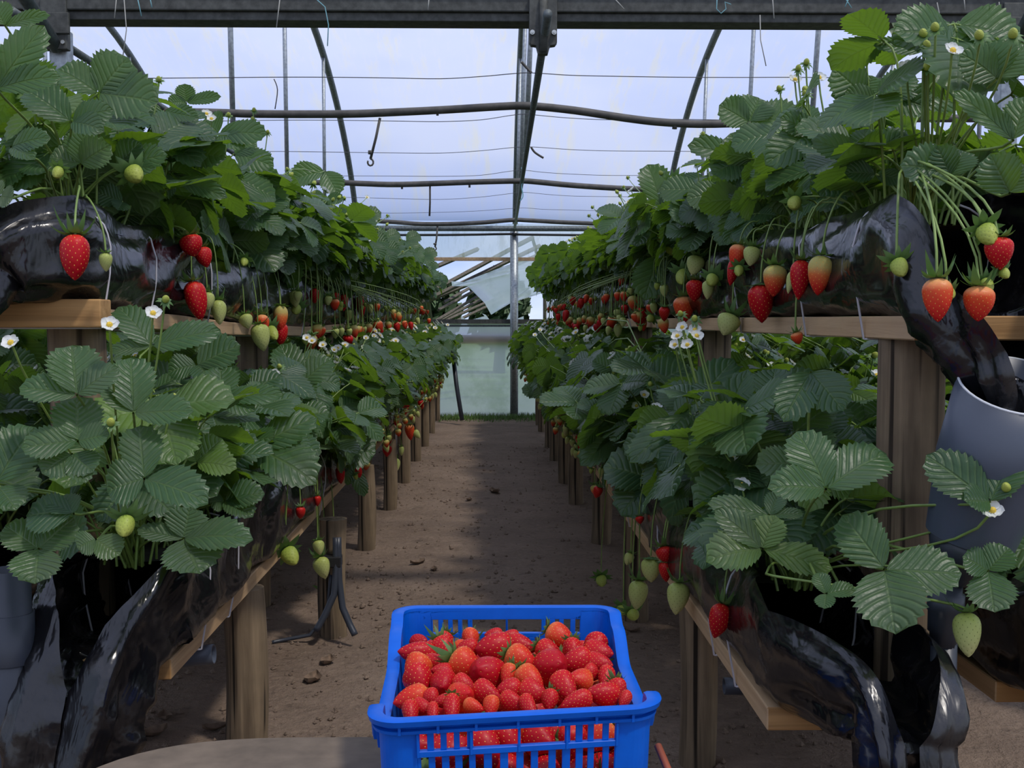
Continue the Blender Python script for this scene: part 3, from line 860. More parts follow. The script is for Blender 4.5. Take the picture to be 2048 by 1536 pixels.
trough(T['LU'], 2.20, ([(-0.86, 2.10, 1.13), at_y(-70, 520, 2.0), at_y(-110, 640, 1.95)],
       [0.115, 0.09, 0.06], [0.095, 0.07, 0.05], [0.7, 0.5, 0.2]),
       'long black plastic trough on the left upper shelf', 4.0)
trough(T['RO'], 1.78, ([(0.95, 1.66, 0.49), (0.97, 1.55, 0.42), (0.98, 1.5, 0.30)], [0.11, 0.08, 0.05], [0.09, 0.06, 0.05], [0.9, 0.6, 0.2]),
       'black plastic trough on the outer lower shelf beside the right drain pipe', 5.0)
trough(T['LO'], 2.2, None, 'black plastic trough on the outer lower shelf of the left row', 6.0)

trough(T['LN'], 2.95, None, 'black plastic trough of the next row beyond the left row', 7.0)
trough(T['RN'], 2.65, None, 'black plastic trough of the next row beyond the right row', 8.0)
for k, y in enumerate((3.2, 5.7, 8.2)):
    post(T['LN'].xc, y, 0.5, 0.045, '%s post of the next row beyond the left row' % ordinal(k + 1), 110 + k); post(T['RN'].xc, y, 0.5, 0.045, '%s post of the next row beyond the right row' % ordinal(k + 1), 120 + k)
# ---- white strings tying the sleeves to the planks
def tie(t, y, label, seed):
    rng = random.Random(seed)
    zc = t.zb(y) + t.thick + t.hh; loop = []
    for j in range(26):
        ph = 0.35 + (2 * PI - 0.7) * j / 25
        x, z = section(ph, t.hw + 0.008, t.hh + 0.004)
        if z < -t.hh * 0.55: z, x = -t.hh - t.thick - 0.0015, max(-0.0965, min(0.0965, x))
        loop.append((x + rng.uniform(-0.002, 0.002), 0.012 * math.sin(ph) * rng.uniform(0.5, 1), z))
    mb = MB(); mb.tube(loop, 0.0019, 6)
    # loose end hanging on the aisle side
    fx = t.face
    o = mb.build('tie_string', M['string'], smooth=True, loc=(t.xc, y, zc))
    return tag(o, label, 'string', 'white strings tied round the troughs')
for key, ys in (('LU', [2.13, 2.42, 2.9, 3.6, 4.35, 4.9, 5.6, 6.3, 6.9, 7.6]), ('RU', [1.86, 2.2, 2.78, 3.4, 4.2, 5.0, 5.9, 6.8]),
                ('LL', [2.12, 2.36, 2.95, 3.6, 4.3, 5.0]), ('RL', [1.90, 2.08, 2.7, 3.4, 4.2])):
    for k, y in enumerate(ys):
        tie(T[key], y, '%s white string tied round the %s trough, counting from the near end' % (ordinal(k + 1), T[key].words.replace(' shelf', '')), k)

# ---- drain pipes at the near ends
def tube_wall(mb, pts, ro, ri, n=40, tilt=None, mat_rim=None):
    """hollow pipe along pts; tilt raises the first rim along a direction"""
    pts = [Vector(p) for p in pts]; k = len(pts); rows = []
    ro = ro if isinstance(ro, (list, tuple)) else [ro] * k
    th = ro[0] - ri
    t0 = (pts[1] - pts[0]).normalized(); a = Vector((1, 0, 0)); a = (a - t0 * a.dot(t0)).normalized(); b = t0.cross(a)
    def ring(i, r):
        out = []
        for j in range(n):
            an = 2 * PI * j / n
            p = pts[i] + a * (math.cos(an) * r) + b * (math.sin(an) * r)
            if i == 0 and tilt is not None: p = p + t0 * (tilt[0] * math.cos(an) + tilt[1] * math.sin(an))
            out.append(p)
        return out
    for i in range(k - 1, -1, -1): rows += ring(i, ro[i])
    for i in range(0, k): rows += ring(i, ro[i] - th)
    mb.grid(rows, n, 2 * k, close=True)
dp = thing('drain_pipe', 'wide grey drain pipe with pale rim below the right upper trough', 'pipe', at_y(1960, 1000, 1.56))
o0 = dp.location.copy()
top = at_y(2034, 770, 1.54); low = at_y(1940, 1075, 1.585)
mb = MB(); tube_wall(mb, [top - o0, lerp(top, low, 0.5) - o0, low - o0], [0.079, 0.078, 0.062], 0.0755, tilt=(-0.012, 0.022)); mb.build('wide_socket', M['pvc'], dp, smooth=True)
t0 = (lerp(top, low, 0.5) - top).normalized(); a = Vector((1, 0, 0)); a = (a - t0 * a.dot(t0)).normalized(); b_ = t0.cross(a); rim_pts = []
for j in range(41):
    an = 2 * PI * j / 40; rim_pts.append(top - o0 + a * (math.cos(an) * 0.0775) + b_ * (math.sin(an) * 0.0775) + t0 * (-0.012 * math.cos(an) + 0.022 * math.sin(an)))
mb = MB(); mb.tube(rim_pts, 0.0019, 6); mb.build('rim', M['pvc_white'], dp, smooth=True)
e1 = at_y(1890, 1200, 1.60)
mb = MB(); mb.tube([low - o0, at_y(1925, 1110, 1.59) - o0, at_y(1900, 1150, 1.60) - o0], [0.061, 0.05, 0.03], 28); mb.build('reducer', M['pvc_dark'], dp, smooth=True)
mb = MB()
a0, a1 = at_y(1895, 1150, 1.60) - o0, at_y(1886, 1290, 1.60) - o0
mb.tube([a0, lerp(a0, a1, 0.25), lerp(a0, a1, 0.26), lerp(a0, a1, 0.5), lerp(a0, a1, 0.52), lerp(a0, a1, 0.8), lerp(a0, a1, 0.82), a1], [0.022, 0.022, 0.026, 0.026, 0.024, 0.023, 0.020, 0.019], 24)
mb.build('coupling', M['pvc_dark'], dp, smooth=True)
mb = MB(); z0 = at_y(1888, 1280, 1.60) - o0; mb.tube([z0, (z0.x, z0.y, -0.03 - o0.z)], 0.0185, 20); mb.build('downpipe', M['pvc_dark'], dp, smooth=True)
# left drain pipe
p = at_y(28, 1300, 1.80)
dp = thing('drain_pipe', 'grey upright drain pipe at the near end of the left lower shelf', 'pipe', (p.x - 0.005, p.y, 0))
mb = MB(); tube_wall(mb, [(0, 0, 0.60), (0, 0, 0.25), (0, 0, -0.03)], 0.033, 0.029, 28); mb.build('upright', M['pvc_dark'], dp, smooth=True)
mb = MB(); tube_wall(mb, [(0, 0, 0.53), (0, 0, 0.45)], 0.037, 0.0335, 28); mb.build('collar', M['pvc_dark'], dp, smooth=True)
# pipe stubs under the lower planks
for (a, b_, y, r, label) in (((385, 1312), (428, 1308), 2.35, 0.021, 'short pale pipe stub sticking out under the left lower plank'), ((1500, 1372), (1448, 1372), 2.05, 0.016, 'short grey pipe stub sticking out under the right lower plank')):
    p0 = at_y(*a, y); p1 = at_y(*b_, y)
    p0 = p0 + (p0 - p1) * 2.0
    mb = MB(); tube_wall(mb, [p1 - p1, (p0 - p1) * 0.3, p0 - p1], r, r * 0.84, 24)
    tag(mb.build('pipe_stub', M['pvc'] if 'pale' in label else M['pvc_dark'], smooth=True, loc=p1), label, 'pipe')
# irrigation tubes running down the second left post
px = at_z(668, 1270, 0.0)
hz = thing('irrigation_riser', 'grey irrigation tubes splaying at the foot of the second left post', 'tube', (px.x, px.y - 0.07, 0))
o0 = hz.location.copy()
for pix, rr in (([(672, 1075), (672, 1140), (668, 1190), (650, 1230), (632, 1262)], 0.0105), ([(676, 1075), (678, 1160), (685, 1215), (700, 1250), (710, 1270)], 0.0105), ([(662, 1150), (655, 1230), (620, 1270), (560, 1292), (545, 1297)], 0.006)):
    n_ = len(pix); pts = []
    for i, (u, v) in enumerate(pix):
        q = at_y(u, v, o0.y - 0.012 * i); q.z = max(q.z, ground_z(q.x, q.y) + rr); pts.append(q - o0)
    f = []
    for i in range(n_ - 1):
        for s in range(4): f.append(lerp(pts[i], pts[i+1], s / 4))
    f.append(pts[-1])
    mb = MB(); mb.tube(f, rr, 10); mb.build('tube', M['pvc_dark'], hz, smooth=True)
mb = MB(); mb.box((-0.035, -0.02, 0.235), (0.035, 0.03, 0.27)); mb.build('fitting', M['black'], hz, bevel=0.004)

# ---- litter on the ground
def dry_leaf(u, v, s, seed, label):
    rng = random.Random(seed); p = at_z(u, v, 0.0); mb = MB(); n = 7; pts = []
    for i in range(n):
        for j in range(n):
            a = i / (n - 1) * 2 - 1; b_ = j / (n - 1) * 2 - 1
            w = (1 - abs(a) ** 2.2) * (0.6 + 0.1 * math.sin(7 * a))
            x, y = a * s, b_ * w * s
            z = 0.30 * s * (b_ * b_) + 0.22 * s * a * a + 0.18 * s * noise.noise(Vector((a * 2, b_ * 2, seed))) 
            pts.append((x, y, z))
    mz = min(q[2] for q in pts)
    mb.grid([(q[0], q[1], q[2] - mz + 0.001) for q in pts], n, n)
    o = mb.build('dry_leaf', M['dry_leaf'], smooth=True, loc=(p.x, p.y, ground_z(p.x, p.y)))
    o.rotation_euler = (0, 0, rng.uniform(0, 6))
    tag(o, label, 'leaf', 'dry leaves on the ground')
for k, (u, v, s, l) in enumerate(((330, 1440, 0.028, 'curled dry leaf on the earth nearest the hanging spout'), (305, 1475, 0.04, 'wide dry leaf on the earth below the hanging spout'), (268, 1482, 0.03, 'dry leaf on the earth behind the hanging spout'),
                                  (655, 1328, 0.035, 'brown dry leaf beside the second left post'), (625, 1362, 0.04, 'flat dry leaf on the earth between the blue crate and the near left post'), (835, 1128, 0.035, 'dry leaf clump behind the blue crate in the aisle'),
                                  (868, 1140, 0.025, 'small dry leaf behind the blue crate in the aisle'), (990, 985, 0.05, 'dark curled leaf halfway along the aisle'), (938, 1003, 0.03, 'small dark leaf halfway along the aisle'),
                                  (1262, 1262, 0.03, 'dry leaf on the earth by the rim corner of the blue crate'), (430, 1462, 0.03, 'dark leaf beside the foot of the near left post'))):
    dry_leaf(u, v, s, k, l)
rng = random.Random(77); mb = MB()
for _ in range(3800):
    y = rng.uniform(1.9, 9) if rng.random() < 0.6 else rng.uniform(2, 4.5); x = rng.uniform(-1.1, 1.0); r = rng.choice((0.003, 0.004, 0.006, 0.009)) * rng.uniform(0.7, 1.3)
    c = Vector((x, y, ground_z(x, y) + r * 0.25)); vs = []
    for d in ((1,0,0),(-1,0,0),(0,1,0),(0,-1,0),(0,0,1),(0,0,-1)):
        vs.append(c + Vector(d) * r * rng.uniform(0.6, 1.3))
    mb.add(vs, [(0,2,4),(2,1,4),(1,3,4),(3,0,4),(2,0,5),(1,2,5),(3,1,5),(0,3,5)])
tag(mb.build('soil_crumbs', M['ground']), 'small crumbs of earth scattered over the trodden ground', 'earth', kind='stuff')
# ================================================================ strawberries: the fruit meshes
def berry_mesh(name, L, R, seed, mats, hi=True, shape=1.5, nseed=120):
    """tip points to -z, calyx end at z = 0; slot 0 skin, slot 1 seeds"""
    rng = random.Random(seed)
    nu, nv = (40, 30) if hi else (12, 9)
    ph0 = rng.uniform(0, 9)
    def prof(t):
        if t < 0.30: r = (1 - (1 - t / 0.30) ** 2.2) ** 0.5
        else: r = (1 - ((t - 0.30) / 0.70) ** shape) ** 0.80
        return max(r, 0.0)
    def P(t, a, push=0.0):
        r = R * prof(t) * (1 + 0.045 * math.sin(2 * a + ph0) * (1 - t) + 0.03 * math.sin(3 * a + ph0 * 2))
        return Vector((math.cos(a) * (r + push), math.sin(a) * (r + push), -L * t - push * (t - 0.3) * 0.8))
    seeds = []
    if hi:
        ts = np.linspace(0.02, 0.985, 400); pr = np.array([prof(t) for t in ts]); cum = np.cumsum(pr); cum /= cum[-1]
        for k in range(nseed):
            t = float(np.interp((k + 0.5) / nseed, cum, ts)); seeds.append((t, k * 2.399963 + ph0))
    sp = np.array([P(t, a) for t, a in seeds]) if seeds else None
    verts = []; uvs = []
    spacing = math.sqrt(2 * PI * R * L * 0.62 / max(1, nseed))
    for i in range(nv + 1):
        t = 0.5 * (1 - math.cos(PI * i / nv)) if i not in (0, nv) else (0.0 if i == 0 else 1.0)
        t = lerp(i / nv, t, 0.7)
        for j in range(nu):
            a = 2 * PI * j / nu
            p = P(t, a)
            if sp is not None:
                d = float(np.sqrt(((sp - np.array(p)) ** 2).sum(1).min()))
                p = P(t, a, -0.15 * spacing * math.exp(-(d / (0.34 * spacing)) ** 2) + 0.04 * spacing)
            verts.append(p); uvs.append((j / nu, t))
    mb = MB()
    mb.grid(verts, nu, nv + 1, 0, uvs, close=True)
    for t, a in seeds:
        c = P(t, a, -0.02 * spacing); c2 = P(min(t + 0.02, 1), a); n = (P(t, a, 0.01) - P(t, a)).normalized()
        tg = (c2 - P(max(t - 0.02, 0), a)); tg = (tg - n * tg.dot(n)); tg = tg.normalized() if tg.length > 1e-9 else n.orthogonal(); s = n.cross(tg)
        l, w, h = spacing * 0.17, spacing * 0.105, spacing * 0.07
        vs = [c + tg*l, c - tg*l, c + s*w, c - s*w, c + n*h]
        mb.add(vs, [(0,2,4),(2,1,4),(1,3,4),(3,0,4)], 1, [(0.5, t)] * 5)
    return mb.mesh(name, mats)

def calyx_geo(mb, R, seed, n=9, up=0.35, mat=0, stalk=0.0, size=1.1):
    rng = random.Random(seed)
    for k in range(n):
        a = 2 * PI * k / n + rng.uniform(-0.2, 0.2); l = R * size * rng.uniform(0.75, 1.2); w = l * 0.21; lift = up * rng.uniform(0.2, 1.6)
        ca, sa = math.cos(a), math.sin(a); pts = []; m = 5
        for i in range(m + 1):
            t = i / m; r = R * 0.08 + l * t; z = 0.03 * R + l * (lift * t * t - 0.10 * math.sin(t * PI)); hw = w * (math.sin(PI * (0.18 + 0.82 * t)) if t < 1 else 0.0)
            for s in (-1, 0, 1):
                pts.append((ca * r - sa * s * hw, sa * r + ca * s * hw, z + abs(s) * 0.12 * w))
        mb.grid(pts, 3, m + 1, mat)
    if stalk > 0: mb.tube([(0, 0, 0), (0.02 * R, 0, stalk * 0.5), (0.08 * R, 0, stalk)], 0.0018, 6, mat)
    return mb

def link(me, name, parent=None, loc=None, rot=None, scale=None):
    o = bpy.data.objects.new(name, me); COL.objects.link(o)
    if parent is not None: o.parent = parent
    if loc is not None: o.location = loc
    if rot is not None: o.rotation_mode = 'QUATERNION'; o.rotation_quaternion = rot
    if scale is not None: o.scale = scale
    return o

BM = {}      # unit berries: L = 1.3, R = 0.5 (times 0.04)
UNIT = 0.04
for kind, sm, sh in (('red', 'seed_gold', 1.7), ('orange', 'seed_gold', 1.7), ('picked', 'seed_gold', 1.7), ('turning', 'seed_gold', 1.8), ('pale', 'seed_green', 1.8), ('young', 'seed_green', 2.2)):
    BM[kind] = [berry_mesh('berry_' + kind, UNIT * 1.3, UNIT * 0.5, 10 + k, [M[kind], M[sm]], True, sh + 0.25 * k, 120 if kind != 'young' else 80) for k in range(3 if kind in ('red', 'orange') else 2)]
RB = [berry_mesh('berry_round', UNIT * 1.12, UNIT * 0.56, 40 + k, [M['red'], M['seed_gold']], True, 2.3, 120) for k in range(2)]
CM = [calyx_geo(MB(), UNIT * 0.5, k, 9 + k % 3, (0.35, 0.6, 1.1, -0.1)[k % 4]).mesh('calyx', M['calyx']) for k in range(6)]

# ================================================================ trolley under the crate
ZD = 0.388
tr = thing('picking_trolley', 'low trolley with a pale rounded deck and red frame carrying the blue crate', 'trolley', (-0.17, 1.15, 0))
mb = MB(); n = 64; ring = []
for k in range(n):
    a = 2 * PI * k / n
    ring.append((spow(math.cos(a), 0.55) * 0.425, spow(math.sin(a), 0.62) * 0.475 - 0.02 * math.cos(a)))
vs = [(x, y, ZD - 0.018) for x, y in ring] + [(x, y, ZD) for x, y in ring] + [(x * 0.97, y * 0.97, ZD) for x, y in ring]
mb.add(vs, [tuple(range(n - 1, -1, -1)), tuple(range(2 * n, 3 * n))] + [(k, (k+1) % n, n + (k+1) % n, n + k) for k in range(n)] + [(n + k, n + (k+1) % n, 2*n + (k+1) % n, 2*n + k) for k in range(n)])
mb.build('deck', M['concrete'], tr)
mb = MB(); fr = [(-0.30, -0.35), (0.345, -0.35), (0.345, 0.30), (-0.30, 0.30), (-0.30, -0.35)]
mb.tube([(x, y, ZD - 0.033) for x, y in fr], 0.014, 10); mb.build('frame', M['red_paint'], tr, smooth=True)
for x, y in ((-0.30, -0.35), (0.345, -0.35), (0.345, 0.30), (-0.30, 0.30)):
    mb = MB(); mb.tube([(x, y, ZD - 0.03), (x, y, -0.02)], 0.013, 10); mb.build('leg', M['red_paint'], tr, smooth=True)
mb = MB(); mb.tube([at_y(1316, 1492, 1.40) - tr.location, at_y(1336, 1540, 1.36) - tr.location, at_y(1362, 1600, 1.30) - tr.location, (0.345, 0.1, ZD - 0.033)], 0.005, 10); mb.build('side_hoop', M['red_paint'], tr, smooth=True)

# ================================================================ blue crate
ZR = 0.588; HC = ZR - ZD
cFL, cFR, cBL, cBR = at_z(731, 1447, ZR), at_z(1330, 1413, ZR), at_z(790, 1210, ZR), at_z(1232, 1209, ZR)
cc = (cFL + cFR + cBL + cBR) / 4
crate = thing('crate', 'blue slotted plastic crate heaped with picked red strawberries in the aisle', 'crate', (cc.x, cc.y, ZD))
WC = ((cFR - cFL).length + (cBR - cBL).length) / 2; DC = ((cBL - cFL).length + (cBR - cFR).length) / 2
def CP(x, y, z):
    """crate coordinates: x -.5..+.5 of the width and y of the depth in metres from the centre, z from the base"""
    a = x / WC + 0.5; b = y / DC + 0.5
    k = 1 - 0.05 * (1 - z / HC)                       # walls lean in towards the base
    a = 0.5 + (a - 0.5) * k; b = 0.5 + (b - 0.5) * k
    p = lerp(lerp(cFL, cFR, a), lerp(cBL, cBR, a), b)
    return Vector((p.x - cc.x, p.y - cc.y, z))
def cbox(mb, x0, x1, y0, y1, z0, z1):
    v = [CP(x, y, z) for z in (z0, z1) for x, y in ((x0, y0), (x1, y0), (x1, y1), (x0, y1))]
    mb.add(v, [(0,3,2,1),(4,5,6,7),(0,1,5,4),(1,2,6,5),(2,3,7,6),(3,0,4,7)])
W2, D2, RC = WC / 2 - 0.010, DC / 2 - 0.010, 0.026
path = []          # rounded rectangle of the wall's outer face, anticlockwise from the front left corner
def arc(cx, cy, a0):
    for k in range(9):
        a = a0 + PI / 2 * k / 8; path.append((cx + RC * math.cos(a), cy + RC * math.sin(a), math.cos(a), math.sin(a)))
arc(-W2 + RC, -D2 + RC, PI)
for k in range(1, 16): path.append((lerp(-W2 + RC, W2 - RC, k / 16), -D2, 0, -1))
arc(W2 - RC, -D2 + RC, 1.5 * PI)
for k in range(1, 30): path.append((W2, lerp(-D2 + RC, D2 - RC, k / 30), 1, 0))
arc(W2 - RC, D2 - RC, 0)
for k in range(1, 16): path.append((lerp(W2 - RC, -W2 + RC, k / 16), D2, 0, 1))
arc(-W2 + RC, D2 - RC, PI / 2)
for k in range(1, 30): path.append((-W2, lerp(D2 - RC, -D2 + RC, k / 30), -1, 0))
def sm(t): t = max(0.0, min(1.0, t)); return t * t * (3 - 2 * t)
def dip(x, y):
    """the side walls are cut lower between the corners"""
    if abs(x) < W2 - 0.004: return 0.0
    f = (y + D2) / (2 * D2)
    return 0.040 * sm((f - 0.115) / 0.022) * (1 - 0.75 * sm((f - 0.62) / 0.20)) * (1 - sm((f - 0.86) / 0.05))
def sweep(mb, prof, i0, i1, closed=False):
    idx = list(range(i0, i1 + 1)) if not closed else list(range(len(path)))
    pts = []
    for i in idx:
        x, y, nx, ny = path[i % len(path)]; d = dip(x, y)
        for o, z in prof: pts.append(CP(x + nx * o, y + ny * o, z - d))
    m = len(prof); nv = len(idx); fs = []
    for i in range(nv if closed else nv - 1):
        i2 = (i + 1) % nv
        for j in range(m):
            j2 = (j + 1) % m; fs.append((i*m+j, i2*m+j, i2*m+j2, i*m+j2))
    if not closed: fs += [tuple(range(m)), tuple((nv-1)*m + j for j in range(m - 1, -1, -1))]
    mb.add(pts, fs)
TH = 0.005
mb = MB(); sweep(mb, [(0.010, HC - 0.007), (0.0115, HC - 0.001), (0.009, HC), (-0.001, HC + 0.0005), (-TH, HC - 0.001), (-TH, HC - 0.008)], 0, 0, True)
mb.build('rim', M['crate'], crate, smooth=True).modifiers.new('es', 'EDGE_SPLIT').split_angle = math.radians(50)
mb = MB(); sweep(mb, [(0.006, HC - 0.0165), (0.0065, HC - 0.0130), (0.0, HC - 0.0125), (-TH, HC - 0.0125), (-TH, HC - 0.0165), (0, HC - 0.0175)], 0, 0, True)
for fx in (-0.42, -0.285, -0.15, 0.0, 0.15, 0.285, 0.42):
    for ys, s in ((-D2, -1), (D2, 1)):
        cbox(mb, fx * 2 * W2 - 0.0015, fx * 2 * W2 + 0.0015, ys - 0.007 if s < 0 else ys, ys if s < 0 else ys + 0.007, HC - 0.0165, HC - 0.006)
mb.build('rim_rib', M['crate'], crate)
nP = len(path)
i_f0, i_f1 = 8 + 1, 8 + 15          # where the slotted front panel begins and ends
i_r = 9 + 15 + 9; 
wall = [(0.0, HC - 0.005), (-TH, HC - 0.005), (-TH, 0.0), (0.0, 0.0)]
# corner and side walls in two pieces, leaving out the slotted end panels
i_b0 = 9 + 15 + 9 + 29 + 9 - 1 + 1; i_b1 = i_b0 + 14
mb = MB(); sweep(mb, wall, i_f1, i_b0)
mb.build('side_wall', M['crate'], crate, smooth=False)
mb = MB(); sweep(mb, wall, i_b1, nP + i_f0)
mb.build('side_wall', M['crate'], crate, smooth=False)
UP = [(450,495),(535,575),(612,655),(690,735),(772,1045),(1060,1335),(1368,1402),(1445,1478),(1515,1570),(1610,1648)]
LO = [(455,500),(540,580),(625,660),(705,745),(785,835),(885,935),(985,1035),(1080,1125),(1170,1235),(1280,1320),(1370,1405),(1450,1480),(1520,1575),(1615,1650)]
def end_panel(sgn):
    mb = MB(); xa, xb = path[i_f0][0], path[i_f1][0]
    y0, y1 = (-D2, -D2 + TH) if sgn < 0 else (D2 - TH, D2)
    def slots(lst, z0, z1):
        ed = [xa]
        for a, b in lst: ed += [lerp(-W2, W2, (a - 200) / 1690), lerp(-W2, W2, (b - 200) / 1690)]
        ed.append(xb)
        for k in range(0, len(ed), 2):
            if ed[k + 1] > ed[k]: cbox(mb, ed[k], ed[k + 1], y0, y1, z0, z1)
    zt, z1, z2, z3, z4 = HC - 0.005, HC - 0.0175, HC - 0.037, HC - 0.0435, HC - 0.095
    cbox(mb, xa, xb, y0, y1, z1, zt); slots(UP, z2, z1); cbox(mb, xa, xb, y0 - (0.003 if sgn < 0 else 0), y1 + (0.003 if sgn > 0 else 0), z3, z2)
    slots(LO, z4, z3); cbox(mb, xa, xb, y0, y1, z4 - 0.03, z4); slots(LO, 0.02, z4 - 0.03); cbox(mb, xa, xb, y0, y1, 0.0, 0.02)
    for a in (440, 760, 1052, 1348, 1660):
        x = lerp(-W2, W2, (a - 200) / 1690); cbox(mb, x - 0.0014, x + 0.0014, y0 - (0.004 if sgn < 0 else 0), y1 + (0.004 if sgn > 0 else 0), z3, z1)
    for a in (300, 420, 1690, 1800):
        x = lerp(-W2, W2, (a - 200) / 1690)
    mb.build('end_panel', M['crate'], crate, bevel=0.0008, seg=1)
end_panel(-1); end_panel(1)
mb = MB(); cbox(mb, -W2 + TH, W2 - TH, -D2 + TH, D2 - TH, 0.0, 0.006); mb.build('base', M['crate'], crate)
mb = MB(); p = CP(lerp(-W2, W2, 1350 / 1690), -D2, HC - 0.115)
mb.tube([p + Vector((0, 0.004, 0)), p + Vector((0, -0.006, 0))], 0.007, 14); mb.build('moulded_peg', M['crate'], crate, smooth=False)

# ================================================================ picked strawberries in the crate
# centre, size and look of each berry on top of the heap; (x, y, w, h) in a crop of the photo, axis angle, kind, calyx
TOP = [(485,745,92,115,70,'r',0),(545,795,135,115,60,'r',0),(625,745,112,95,90,'r',1),(780,730,132,95,0,'o',1),(912,700,105,70,0,'r',0),(1005,712,112,72,30,'r',0),(922,748,135,95,-20,'r',0),(748,795,142,105,10,'o',0),
 (1080,765,182,125,25,'r',0),(1305,722,175,125,-160,'o',2),(1500,775,172,135,-30,'r',1),(1240,800,165,112,-35,'r',2),(1365,815,132,85,-20,'r',1),(1527,858,152,110,-10,'R',0),
 (460,865,195,112,20,'r',0),(622,838,122,112,70,'r',1),(757,838,112,95,0,'r',0),(912,838,190,152,-15,'R',0),(1378,855,135,95,-30,'r',1),(1083,908,172,142,-25,'o',2),(760,942,165,165,40,'o',2),(582,918,142,95,20,'r',0),
 (1257,938,178,168,80,'R',0),(1402,912,165,125,-30,'r',0),(1522,922,142,90,10,'r',0),(432,962,162,135,30,'o',1),(608,972,112,85,40,'r',0),(866,978,188,178,80,'R',0),(1000,1000,122,95,10,'o',1),(480,1032,147,167,80,'r',1),
 (621,1042,148,132,90,'R',0),(1132,1022,172,115,-60,'o',2),(1412,1022,142,112,-40,'o',0),(1570,1018,152,85,-10,'r',1),(745,1048,125,85,0,'r',0),(1000,1080,132,112,-30,'r',0),(1332,1067,182,122,160,'r',1),(1485,985,85,85,-30,'r',0),
 (735,1117,142,145,100,'o',0),(1150,1097,158,107,20,'r',0),(877,1102,162,112,-40,'r',0),(1562,1102,182,122,10,'r',0),(1652,1082,102,100,-30,'r',1),(530,1132,85,95,80,'r',0),(612,1142,112,75,20,'r',0),(400,1132,182,135,10,'o',0),
 (1242,1142,112,85,-40,'r',1),(1030,1152,142,92,0,'r',0),(1395,1147,172,95,0,'r',0),(500,1182,122,75,-10,'r',0),(430,1217,142,85,10,'r',1),(670,1192,167,85,-10,'r',1),(810,1177,112,75,0,'o',0),(890,1177,112,82,0,'o',1),(1120,1182,152,75,0,'r',1),(560,1215,122,60,0,'r',1),(1680,1137,102,60,-20,'r',1)]
berries = []
rng = random.Random(3)
for (x, y, w, h, ang, kd, cal) in TOP:
    u, v = 674 + x / 2.92, 1010 + y / 2.92
    mound = 0.008 * math.exp(-((u - 1000) / 160.0) ** 2)
    p = at_z(u, v, 0.560 + mound); s = p.y / F / 2.92
    if v < 1290: p = p + Vector((0, -0.012, -0.010))
    g = 1.10 if v < 1290 else 1.24
    wd = min(w, h) * s * g; ln = max(w, h) * s * g
    a = math.radians(ang)
    ax = Vector((math.cos(a), 0.35 * math.sin(a) - 0.25 * rng.random(), 0.75 * math.sin(a) - 0.35 * rng.random())).normalized()
    if cal == 2: tip = Vector((math.cos(a), -0.45, -0.35 + 0.0 * math.sin(a))).normalized() if abs(ang) < 100 else Vector((0.85, -0.35, -0.4)).normalized()
    elif cal == 1: tip = Vector((rng.uniform(-0.5, 0.5), -0.75, -0.55)).normalized()
    else: tip = Vector((ax.x * rng.choice((-1, 1)) * 0.8, -0.35, rng.uniform(-0.35, 0.25))).normalized() if w != h else ax
    berries.append([p, wd * 0.5, max(ln, wd * 1.02), tip, kd, cal, u, v, 'top'])
def fill(n_x, n_y, z, y0, y1, tagname, jit=0.008):
    for j in range(n_y):
        for i in range(n_x):
            q = CP(lerp(-W2 + 0.03, W2 - 0.03, (i + 0.5 + 0.3 * (j % 2 - 0.5)) / n_x), lerp(y0, y1, (j + 0.5) / n_y), z - ZD) + Vector((cc.x, cc.y, ZD))
            q += Vector((rng.uniform(-jit, jit), rng.uniform(-jit, jit), rng.uniform(-0.004, 0.004)))
            tip = Vector((rng.uniform(-1, 1), rng.uniform(-0.9, 0.1), rng.uniform(-0.8, 0.3))).normalized()
            berries.append([q, rng.uniform(0.016, 0.020), rng.uniform(0.042, 0.052), tip, rng.choice('rrro'), rng.choice((0, 1, 1, 2)), 0, 0, tagname])
fill(7, 8, 0.527, -D2 + 0.028, D2 - 0.03, 'second')
fill(7, 2, 0.497, -D2 + 0.024, -D2 + 0.075, 'front')
fill(7, 1, 0.467, -D2 + 0.024, -D2 + 0.040, 'front low')
fill(7, 1, 0.437, -D2 + 0.024, -D2 + 0.040, 'front base')
# let them settle apart
for it in range(40):
    for i in range(len(berries)):
        for j in range(i + 1, len(berries)):
            d = berries[j][0] - berries[i][0]; need = 0.86 * (0.5 * (berries[i][1] + berries[i][2] / 2) + 0.5 * (berries[j][1] + berries[j][2] / 2))
            if d.length < need:
                ti, tj = (0.12 if berries[i][8] == 'top' else 0.45), (0.12 if berries[j][8] == 'top' else 0.45)
                mv = d.normalized() * (need - d.length)
                berries[i][0] = berries[i][0] - mv * ti; berries[j][0] = berries[j][0] + mv * tj
    for b in berries:
        lx, ly = b[0].x - cc.x, b[0].y - cc.y; r = b[1] + 0.008
        fpos = (ly + DC / 2) / DC
        xl = lerp(cFL.x, cBL.x, fpos) - cc.x + r + 0.014; xr = lerp(cFR.x, cBR.x, fpos) - cc.x - r - 0.014
        lx = min(max(lx, xl), xr)
        fa = (lx - (cFL.x - cc.x)) / (cFR.x - cFL.x)
        yf = lerp(cFL.y, cFR.y, fa) - cc.y + r + 0.017; ly = min(max(ly, yf), DC / 2 - r - 0.018)
        b[0] = Vector((lx + cc.x, ly + cc.y, b[0].z))
rows = sorted([b for b in berries if b[8] == 'top'], key=lambda b: b[7])
bands = [rows[i * 10:(i + 1) * 10] for i in range(6)]
bandname = ['back row', 'second row from the back', 'third row from the back', 'fourth row from the back', 'fifth row from the back', 'row along the front rim']
